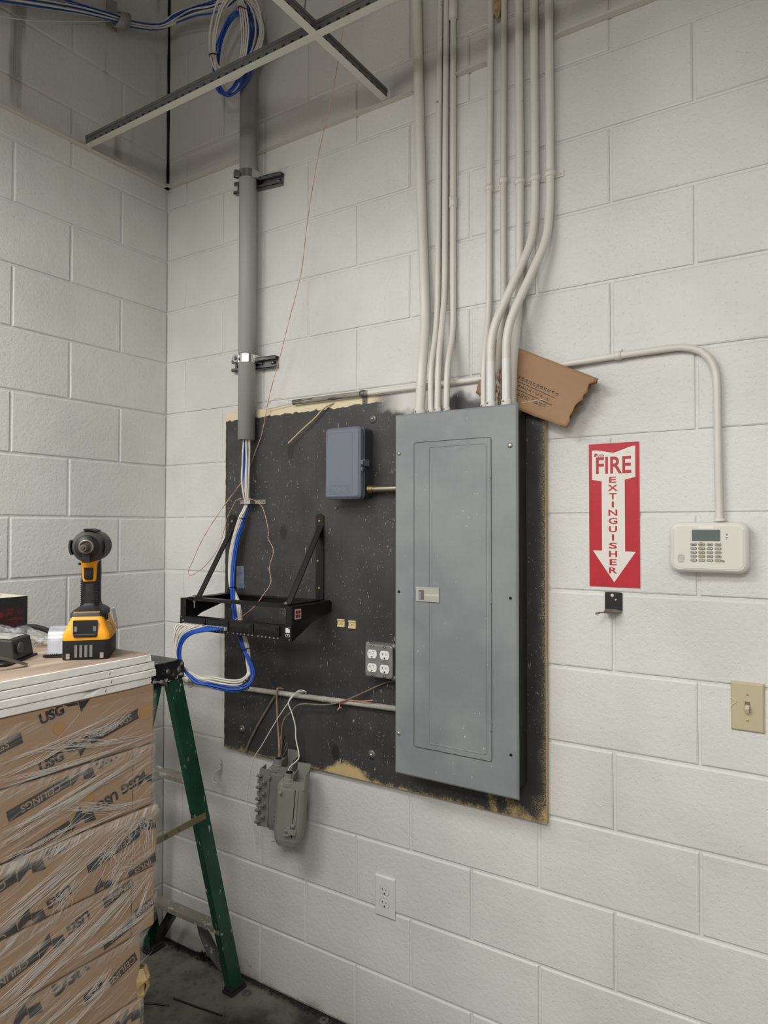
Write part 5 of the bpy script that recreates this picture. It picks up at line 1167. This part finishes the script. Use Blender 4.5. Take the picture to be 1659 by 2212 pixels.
for i in range(13):
    z = .105+i*.0042
    for s in (-1, 1): MB(D).box(min(s*.0078, s*.0172), max(s*.0078, s*.0172), -.0224, -.012, z, z+.0016).build('grip_ridge', TBK, gp)
nk = loft('neck', [(.156, .0120, -.026, .0, .006), (.162, .0135, -.028, .002, .006), (.186, .0142, -.030, .004, .006), (.196, .0165, -.034, .010, .008), (.208, .0200, -.040, .020, .010)], YELL)
tr = loft('trigger', [(.160, .0070, -.034, -.010, .003), (.164, .0085, -.038, -.010, .004), (.175, .0090, -.036, -.010, .004), (.185, .0088, -.039, -.010, .004)], TBK)
MB(D).box(-.022, -.0155, -.020, .000, .190, .1945).box(.0140, .0200, -.020, .000, .190, .1945).build('direction_switch', TBK, t)
hd = MB(D).lathe([(.0010, .085), (.028, .085), (.0325, .07), (.0330, .0), (.0345, -.010), (.0340, -.030), (.0315, -.042), (.0270, -.052), (.0240, -.056)], (0, 0, .229), (0, 1, 0), 32).build('motor_head', DGREY, t)
MB(D).lathe([(.0245, -.054), (.0235, -.060), (.0160, -.064), (.0135, -.066)], (0, 0, .229), (0, 1, 0), 28).build('nose_cap', TBK, hd)
MB(D).lathe([(.0148, -.062), (.0148, -.068), (.0115, -.069), (.0110, -.066)], (0, 0, .229), (0, 1, 0), 24).build('nose_ring', mat('nose_ring', (120, 114, 106), .4, .6), hd)
MB(D).cyl((0, -.060, .229), (-.002, -.092, .2275), .0072, .0068, seg=18).build('anvil', ANV, hd)
MB(D).cyl((-.002, -.092, .2275), (-.0022, -.0945, .2274), .0052, .0034, seg=14).build('anvil_tip', DGREY, hd)
for a in (40, 140, 270):
    MB(D).lathe([(.0026, 0), (.0020, .002)], (.0205*math.cos(math.radians(a)), -.0585, .229+.0200*math.sin(math.radians(a))), (0, -1, 0), 10).build('light', mat('led_lens', (206, 200, 150), .3), hd)
MB(D).box(-.0075, .0075, -.066, -.050, .197, .2135).build('nose_bracket', TBK, hd, bevel=.001)
for a0, a1, w_ in ((64, 104, .006), (-22, 22, .006), (158, 208, .004)):
    vs = []; fs = []
    for i in range(8):
        a = math.radians(a0+(a1-a0)*i/7)
        for r_, yy in ((.0335, -.046), (.0372, -.046), (.0372, .02), (.0335, .02)): vs.append((r_*math.cos(a), yy, .229+r_*math.sin(a)))
    for i in range(7):
        for j in range(4): fs.append((i*4+j, i*4+(j+1) % 4, (i+1)*4+(j+1) % 4, (i+1)*4+j))
    fs += [(3, 2, 1, 0), (28, 29, 30, 31)]
    MB(D).add(vs, fs).build('rubber_bumper', TBK, hd)
MB(D).tube([(.030, -.030, .078), (.040, -.034, .074), (.046, -.030, .066), (.050, -.028, .056), (.0555, -.027, .056), (.0560, -.027, .066), (.0500, -.026, .098), (.0475, -.026, .096), (.0520, -.027, .070)], .0013, 7, 5).build('belt_hook', STEEL, t)
MB(D).lathe([(.0070, 0), (.0070, .006), (.004, .008)], (.030, -.025, .082), (1, 0, 0), 12).build('hook_screw', TBK, t)

# ------------------------------------------------------------------ tools and scraps on the boards
def local(o, az): return Matrix.Translation(o) @ Matrix.Rotation(az, 4, 'Z')
t = thing('tape_dispenser', 'shiny silver cylinder with a toothed black lower rim beside the power tool', 'tape roll', (.862, -.985, ZT))
M = frame((.862, -.985, ZT), rt, -fw, (0, 0, 1))
CL = mat('silver_gloss', (216, 224, 236), .16, .55, var=.35, vscale=40, stretch=(1, 1, .2))
vs = []; fs = []; n = 22
for i in range(n+1):
    a = math.radians(-30+240*i/n)
    for x in (-.018, .018): vs.append((x, -.004-.016*math.sin(a)+.012, .034-.034*math.cos(a)*1.0))
roll = MB(M).cyl((-.0185, .012, .033), (.0185, .012, .033), .0285, seg=28).build('roll', CL, t)
MB(M).box(-.0185, .0185, -.0175, -.0160, .007, .034).build('tape_face', CL, t)
tb = MB(M).box(-.022, .022, -.020, .030, .0, .0045); 
for i in range(9): tb.add([(-.019+i*.0042, -.0195, .0045), (-.0148+i*.0042, -.0195, .0045), (-.0169+i*.0042, -.0195, .0095), (-.0169+i*.0042, -.0175, .0045)], [(0, 1, 2), (1, 3, 2), (3, 0, 2)])
tb.box(-.027, -.021, -.018, -.008, .002, .006).build('toothed_rim', BLACK, t)
tag(MB().tube([(.8965, -1.000, ZT+.007), (.8985, -.9965, ZT+.0045), (.902, -.990, ZT+.003)], .0016, 6, 4).build('copper_wire', mat('copper', (196, 124, 84), .35, .8)), 'short twist of copper wire at the foot of the silver cylinder', 'wire')

t = thing('printed_carton', 'black box with faint red warning print standing at the far left', 'box', (.49, -1.0, ZT))
MB().box(.43, .55, -1.15, -.873, ZT+.0002, 1.4215).build('carton_body', mat('carton_black', (16, 15, 16), .35), t)
MB().box(.432, .548, -1.148, -.875, 1.4215, 1.4222).build('pale_top', mat('carton_top', (206, 200, 184), .6), t)
RDK = mat('dark_red_print', (96, 22, 32), .45); rp = MB(); XF = .5506
rp.add([(XF, -1.10, 1.400), (XF, -.880, 1.398), (XF, -.880, 1.345), (XF, -1.10, 1.345)], [(0, 1, 2, 3)]); rp.build('print_panel', mat('print_panel', (44, 14, 20), .45), t)
rp = MB()
for i, (y, z, w_, h_) in enumerate(((-.918, 1.3925, .020, .003), (-.918, 1.3865, .012, .002), (-.918, 1.3835, .016, .002), (-.918, 1.3805, .014, .002), (-.902, 1.3705, .032, .0018), (-.902, 1.3675, .032, .0018), (-.905, 1.362, .012, .0018))):
    rp.add([(.5510, y-w_/2, z-h_/2), (.5510, y+w_/2, z-h_/2), (.5510, y+w_/2, z+h_/2), (.5510, y-w_/2, z+h_/2)], [(0, 1, 2, 3)])
rp.add([(.5510, -.938+.0065*math.cos(2*math.pi*i/16), 1.381+.0065*math.sin(2*math.pi*i/16)) for i in range(16)], [tuple(range(16))])
rp.add([(.5510, -.929, 1.3765), (.5510, -.922, 1.3765), (.5510, -.9255, 1.386)], [(0, 1, 2)])
ring = [(.0058*math.cos(2*math.pi*i/16), .0058*math.sin(2*math.pi*i/16)) for i in range(16)]
rp.add([(.5510, -.892+a, 1.386+b) for a, b in ring]+[(.5510, -.892+a*.8, 1.386+b*.8) for a, b in ring], [(i, (i+1) % 16, 16+(i+1) % 16, 16+i) for i in range(16)])
rp.build('red_print', RDK, t)

# zip bag, dark tool, pry bar, strap
def crumple(name, label, c, size, m, seed, az=0, cat='plastic bag', flat=1., n=20):
    b = MB(local(c, az)); vs = []; fs = []; nu, nv = n, n//2
    for j in range(nv+1):
        for i in range(nu):
            a = 2*math.pi*i/nu; ph = math.pi*(j/nv-.5); k = 1+.45*noise.noise(Vector((math.cos(a)*2.2, math.sin(a)*2.2, ph*2+seed)))+.22*noise.noise(Vector((math.cos(a)*5, math.sin(a)*5, ph*5+seed)))
            vs.append((size[0]*math.cos(a)*math.cos(ph)*k, size[1]*math.sin(a)*math.cos(ph)*k, max(0, size[2]*(math.sin(ph)*k*flat+.9))))
    for j in range(nv):
        for i in range(nu): fs.append((j*nu+i, j*nu+(i+1) % nu, (j+1)*nu+(i+1) % nu, (j+1)*nu+i))
    return b.add(vs, fs)
BAG = NT('clear_bag'); pos_ = BAG.node('NewGeometry').outputs['Position']
BAG.link(BAG.math('ADD', BAG.math('MULTIPLY', BAG.step(BAG.noise(pos_, 45, 4), .5, .66), .45), .14), BAG.b.inputs['Alpha']); BAG.b.inputs['Base Color'].default_value = lin((196, 198, 200)); BAG.b.inputs['Roughness'].default_value = .12
BAG.bump(BAG.noise(pos_, 60, 4), .8, .006); BAG = BAG.m
t = thing('plastic_bag', 'clear crumpled plastic bag with a printed label', 'plastic bag', (.70, -.945, ZT))
M = frame((.690, -.955, ZT+.001), Vector((.74, .67, 0)), Vector((-.67, .74, 0)), (0, 0, 1))
vs = []; fs = []; NU, NV = 18, 10
for lay in (0, 1):
    for j in range(NV+1):
        for i in range(NU+1):
            u, v = i/NU, j/NV; edge = math.sin(math.pi*u)*math.sin(math.pi*v)
            z = .038*(1-u)**1.2+.004+(.020*edge if lay else .002*edge)+.008*noise.noise(Vector((u*5, v*4, 3+lay*2)))
            vs.append(((u-.5)*.15, (v-.5)*.085*(1-.35*u)+.006*noise.noise(Vector((u*4, lay, 8))), max(.0005, z)))
    for j in range(NV):
        for i in range(NU): a = lay*(NU+1)*(NV+1)+j*(NU+1)+i; fs.append((a, a+1, a+NU+2, a+NU+1))
MB(M).add(vs, fs).build('bag', BAG, t)
MB(M).box(-.058, -.016, -.030, -.0285, .030, .0415, Matrix.Rotation(.30, 4, 'Y') @ Matrix.Rotation(.55, 4, 'X')).build('label', mat('bag_label', (206, 204, 180), .5, var=.5, vscale=160, dark=(60, 60, 56)), t)
for k in range(5): MB(M).tube([(-.01+k*.014, -.02+.006*k, .004), (.0+k*.012, -.01+.005*k, .014), (.012+k*.012, -.004+.004*k, .006)], .0016, 6, 4).build('part_inside', DSTEEL, t)
MB(M).add([(-.075, -.03, .040), (-.070, .03, .040), (-.092, .036, .074), (-.084, -.018, .066)], [(0, 1, 2, 3)]).add([(.050, -.02, .008), (.085, .004, .012), (.072, -.03, .040)], [(0, 1, 2)]).build('bag_flap', BAG, t)
t = thing('dark_tool_case', 'dark grey boxy tool with pale worn top at the left edge', 'tool', (.80, -1.075, ZT))
M = frame((.790, -1.075, ZT), Vector((.80, .60, 0)), Vector((-.60, .80, 0)), (0, 0, 1))
CS = mat('case_dark', (44, 43, 41), .5, var=.2, vscale=20)
MB(M).add([(-.09, -.045, .004), (.055, -.045, .004), (.055, .045, .004), (-.09, .045, .004), (-.09, -.042, .058), (.048, -.042, .044), (.048, .042, .044), (-.09, .042, .058)], [(0, 3, 2, 1), (4, 5, 6, 7), (0, 1, 5, 4), (1, 2, 6, 5), (2, 3, 7, 6), (3, 0, 4, 7)]).build('case', CS, t, bevel=.003)
MB(M).add([(-.07, -.036, .0566), (.040, -.036, .0459), (.040, .030, .0459), (-.07, .030, .0566)], [(0, 1, 2, 3)]).build('worn_label', mat('worn_label', (176, 174, 168), .6, var=.6, vscale=50, dark=(50, 50, 50)), t)
MB(M).lathe([(.012, 0), (.012, .002), (.009, .003)], (.055, -.022, .026), (1, 0, 0), 16).build('case_boss', mat('case_boss', (66, 64, 60), .5), t)
MB(M).box(-.09, .06, -.05, .05, 0, .004).build('base_plate', mat('base_black', (18, 18, 18), .5), t)
t = thing('tape_roll', 'white roll with blue stripe lying behind the dark tool', 'tape roll', (.715, -1.04, ZT))
MB().lathe([(.036, 0), (.040, .001), (.040, .018)], (.700, -1.085, ZT+.034), (.5, -.3, .8), 28).build('roll', mat('roll_white', (204, 206, 200), .5), t)
MB().lathe([(.0405, .018), (.0405, .024), (.036, .025)], (.700, -1.085, ZT+.034), (.5, -.3, .8), 28).build('blue_stripe', mat('roll_blue', (78, 78, 122), .5), t)
MB().lathe([(.028, .0252), (.028, .0258)], (.700, -1.085, ZT+.034), (.5, -.3, .8), 24).build('dark_core', BLACK, t)
MB().box(.675, .725, -1.11, -1.06, ZT, ZT+.016).build('core_stand', BLACK, t)
t = thing('pry_bar', 'grey steel bar leaning across the dark tool toward the board edge', 'pry bar', (.89, -1.09, ZT))
p0, p1 = Vector((.912, -1.082, ZT+.004)), Vector((.905, -1.215, ZT+.058)); ax = (p1-p0).normalized(); sd = ax.cross(Vector((0, 0, 1))).normalized()
M = frame(p0, sd, ax, sd.cross(ax))
MB(M).slab([(-.0075, .006), (-.003, 0), (.004, .0), (.0085, .006), (.0105, .16), (-.0095, .16)], -.0028, .0028, ch=.001).build('bar', mat('pry_steel', (120, 118, 106), .4, .7, var=.3, vscale=25), t)
tag(MB().tube([(.815, -1.16, ZT+.003), (.865, -1.13, ZT+.003), (.880, -1.105, ZT+.003), (.868, -1.085, ZT+.003), (.84, -1.06, ZT+.003), (.80, -1.02, ZT+.003)], .0026, 7, 5).build('extension_lead', BLACK), 'black lead lying under the dark tool on the board', 'lead')
tag(MB().tube([(.60, -.925, ZT+.03), (.63, -.905, ZT+.034), (.66, -.885, ZT+.024), (.672, -.878, ZT+.012), (.668, -.88, ZT+.006)], .006, 8, 5).build('black_strap', mat('webbing_black', (24, 24, 26), .8), ), 'black strap end curled behind the clear bag', 'strap')
tag(MB().add([(.500, -.925, 1.4224), (.504, -.918, 1.4224), (.500, -.918, 1.4250), (.503, -.912, 1.4262)], [(0, 1, 2), (1, 3, 2)]).build('paint_chip', mat('rust_chip', (84, 56, 40), .8)), 'tiny brown chip on top of the black box', 'debris')

# ------------------------------------------------------------------ green step ladder
GRN = splatter('ladder_green', (16, 66, 48), (206, 202, 190), .655, .38, .9, (1.4, 1.4, .5)); CAPM = splatter('ladder_black_cap', (18, 18, 19), (206, 202, 194), .53, .30, .95)
STEP = splatter('step_aluminium', (122, 118, 108), (206, 202, 192), .58, .5, .7); RUB = mat('rubber_foot', (36, 35, 33), .8, var=.3, vscale=30)
t = thing('step_ladder', 'paint-spattered green step ladder with black cap behind the cartons', 'ladder', (.25, -.35, 0))
def rail(name, a, b, w, d, m, out):
    a, b = Vector(a), Vector(b); ax = (b-a).normalized(); X = Vector((1, 0, 0)); Y = ax.cross(X).normalized(); X = Y.cross(ax).normalized(); M = frame(a, X, Y, ax); L = (b-a).length
    s = out
    r_ = MB(M).box(min(0, s*.004), max(0, s*.004), -d/2, d/2, 0, L).box(min(0, -s*w), max(0, -s*w), -d/2, -d/2+.004, 0, L).box(min(0, -s*w), max(0, -s*w), d/2-.004, d/2, 0, L)
    return r_.build(name, m, t, bevel=.0015)
rail('rail', (.474, -.074, .012), (.414, -.300, 1.100), .024, .054, GRN, 1)
rail('rail', (.030, -.074, .012), (.096, -.300, 1.100), .024, .054, GRN, -1)
rail('rear_leg', (.470, -.700, .012), (.405, -.362, 1.100), .018, .040, GRN, 1)
rail('rear_leg', (.036, -.700, .012), (.105, -.362, 1.100), .018, .040, GRN, -1)
cp = [(-.268, 1.100), (-.268, 1.148), (-.276, 1.160), (-.392, 1.160), (-.402, 1.148), (-.402, 1.112), (-.376, 1.088), (-.350, 1.084), (-.336, 1.098)]
MB(frame((0, 0, 0), (0, -1, 0), (0, 0, 1), (-1, 0, 0))).slab([(-p[0], p[1]) for p in cp][::-1], -.424, -.082).build('top_cap', CAPM, t, bevel=.004)
for y, z in ((-.336, 1.130), (-.290, 1.128), (-.354, 1.098)): MB().lathe([(.0085, 0), (.0080, .002), (.004, .004)], (.4243, y, z), (1, 0, 0), 12).build('rivet', DSTEEL, t)
MB().lathe([(.006, 0), (.006, .002)], (.4185, -.297, 1.062), (1, 0, 0), 10).build('rivet', STEEL, t)
for z, half in ((.236, .212), (.760, .181)):
    y = -.078-.222*z/1.1; s_ = MB().box(.252-half, .252+half, y-.022, y+.022, z-.003, z).box(.252-half, .252+half, y-.022, y-.019, z-.016, z-.003).box(.252-half, .252+half, y+.019, y+.022, z-.016, z-.003)
    s_.build('step', STEP, t, bevel=.001)
def brace(name, P, w, m):
    vs = []; fs = []; Q = smoothpath(P, 5)
    for i, p in enumerate(Q):
        ww = w*(.45+.55*math.sin(math.pi*i/(len(Q)-1))); vs += [p+Vector((-.2*ww, -ww, 0)), p+Vector((.2*ww, ww, 0))]
    for i in range(len(Q)-1): fs.append((2*i, 2*i+1, 2*i+3, 2*i+2))
    o = MB().add(vs, fs, smooth=True).build(name, m, t); md = o.modifiers.new('s', 'SOLIDIFY'); md.thickness = .003
BRC = splatter('brace_dark', (70, 70, 72), (186, 182, 176), .60, .45, .8)
brace('gusset_brace', [(.318, -.105, .212), (.342, -.100, .165), (.385, -.088, .095), (.445, -.080, .040)], .020, BRC)
brace('gusset_brace', [(.182, -.105, .212), (.160, -.100, .165), (.115, -.088, .110), (.075, -.080, .040)], .030, BLACKM)
sp0, sp1 = Vector((.4480, -.206, .632)), Vector((.420, -.340, .608))
ax = (sp1-sp0).normalized(); sd = Vector((0, 0, 1)); M = frame(sp0, ax, ax.cross(sd).cross(ax).normalized(), ax.cross(ax.cross(sd).cross(ax)).normalized())
SPR = splatter('spreader_brass', (112, 104, 78), (200, 196, 184), .68, .45, .8)
MB(M).box(-.010, .30, -.011, .011, -.0015, .0015).build('spreader', SPR, t, bevel=.001)
for u in (.09, .135): MB(M).lathe([(.006, -.003), (.006, .003)], (u, 0, 0), (0, 0, 1), 10).build('rivet', DSTEEL, t)
for x, y, s_ in ((.474, -.074, 1), (.030, -.074, -1), (.470, -.700, 1), (.036, -.700, -1)):
    f_ = MB(); x0, x1 = (x-.030, x+.010) if s_ > 0 else (x-.010, x+.030); dy = .031 if y > -.4 else .024
    f_.box(x0-.004, x1+.004, y-dy-.006, y+dy+.006, 0, .011).box(x0, x1, y-dy, y+dy, .011, .022).build('foot', RUB, t, bevel=.003)

# ------------------------------------------------------------------ bits on the floor
for x, y, lab in ((.512, -.059, 'flat dark washer on the floor beside the ladder foot'), (.815, -.021, 'flat dark washer on the floor against the wall at the bottom edge')):
    b = MB(); n = 22; vs = []; fs = []
    for r_, z in ((.0055, 0), (.0165, 0), (.0165, .0026), (.0055, .0026)):
        for i in range(n): vs.append((x+r_*math.cos(2*math.pi*i/n), y-.004+r_*math.sin(2*math.pi*i/n), z+.0002))
    for k in range(4):
        for i in range(n): fs.append((k*n+i, k*n+(i+1) % n, ((k+1) % 4)*n+(i+1) % n, ((k+1) % 4)*n+i))
    tag(b.add(vs, fs).build('washer', DSTEEL), lab, 'washer', 'loose washers on the floor')
tag(MB().tube([(.328, -.221, .0035), (.43, -.206, .003), (.526, -.190, .003)], .0028, 6, 3).build('black_rod', BLACK), 'longer thin black rod lying on the concrete floor', 'rod')
tag(MB().tube([(.20, -.330, .003), (.262, -.292, .003), (.30, -.272, .003), (.343, -.253, .003)], .0026, 6, 3).build('black_rod', BLACK), 'shorter thin black rod beside the cartons on the floor', 'rod')
vs = []; fs = []; rg = random.Random(9); b = MB()
for i in range(420):
    x = rg.uniform(.06, 1.3); y = -abs(rg.gauss(0, .012))-.001; s_ = rg.uniform(.0015, .0065)*(1.6 if rg.random() < .1 else 1)
    if abs(x-.245) < .03 and rg.random() < .9: s_ *= 1.5
    q_ = [Vector((rg.uniform(-1, 1), rg.uniform(-1, 1), rg.uniform(0, 1)))*s_ for _ in range(4)]
    b.add([Vector((x, y-.004, .0006))+p for p in q_], [(0, 1, 2), (0, 2, 3), (0, 3, 1), (1, 3, 2)])
tag(b.build('floor_dirt', mat('dirt', (44, 37, 30), .95, var=.4, vscale=50)), 'dark dirt and crumbs along the foot of the wall', 'dirt', kind='stuff')
b = MB(); rg = random.Random(4)
for i in range(26):
    a = rg.uniform(0, 2*math.pi); L = rg.uniform(.01, .030); p = Vector((.245, -.012, .010))
    b.tube([p, p+Vector((math.cos(a)*L*.5, -abs(math.sin(a))*L*.4, rg.uniform(0, .02))), p+Vector((math.cos(a)*L, -abs(math.sin(a))*L*.8, rg.uniform(-.008, .02)))], .0016, 4, 2)
tag(b.build('debris_tuft', mat('tuft_dark', (30, 26, 22), .95)), 'dark fuzzy clump of debris on the floor behind the ladder', 'debris')
o = MB(frame((.462, -.006, .062), (.8, -.15, -.5), (.45, 0, .85), (0, -1, .1))).slab([(-.016, 0), (-.006, -.007), (.010, -.006), (.018, 0), (.008, .007), (-.008, .006)], 0, .0014).build('paint_flake', mat('paint_flake', (206, 202, 192), .6))
tag(o, 'pale flake of peeling paint at the wall foot by the ladder', 'paint flake')
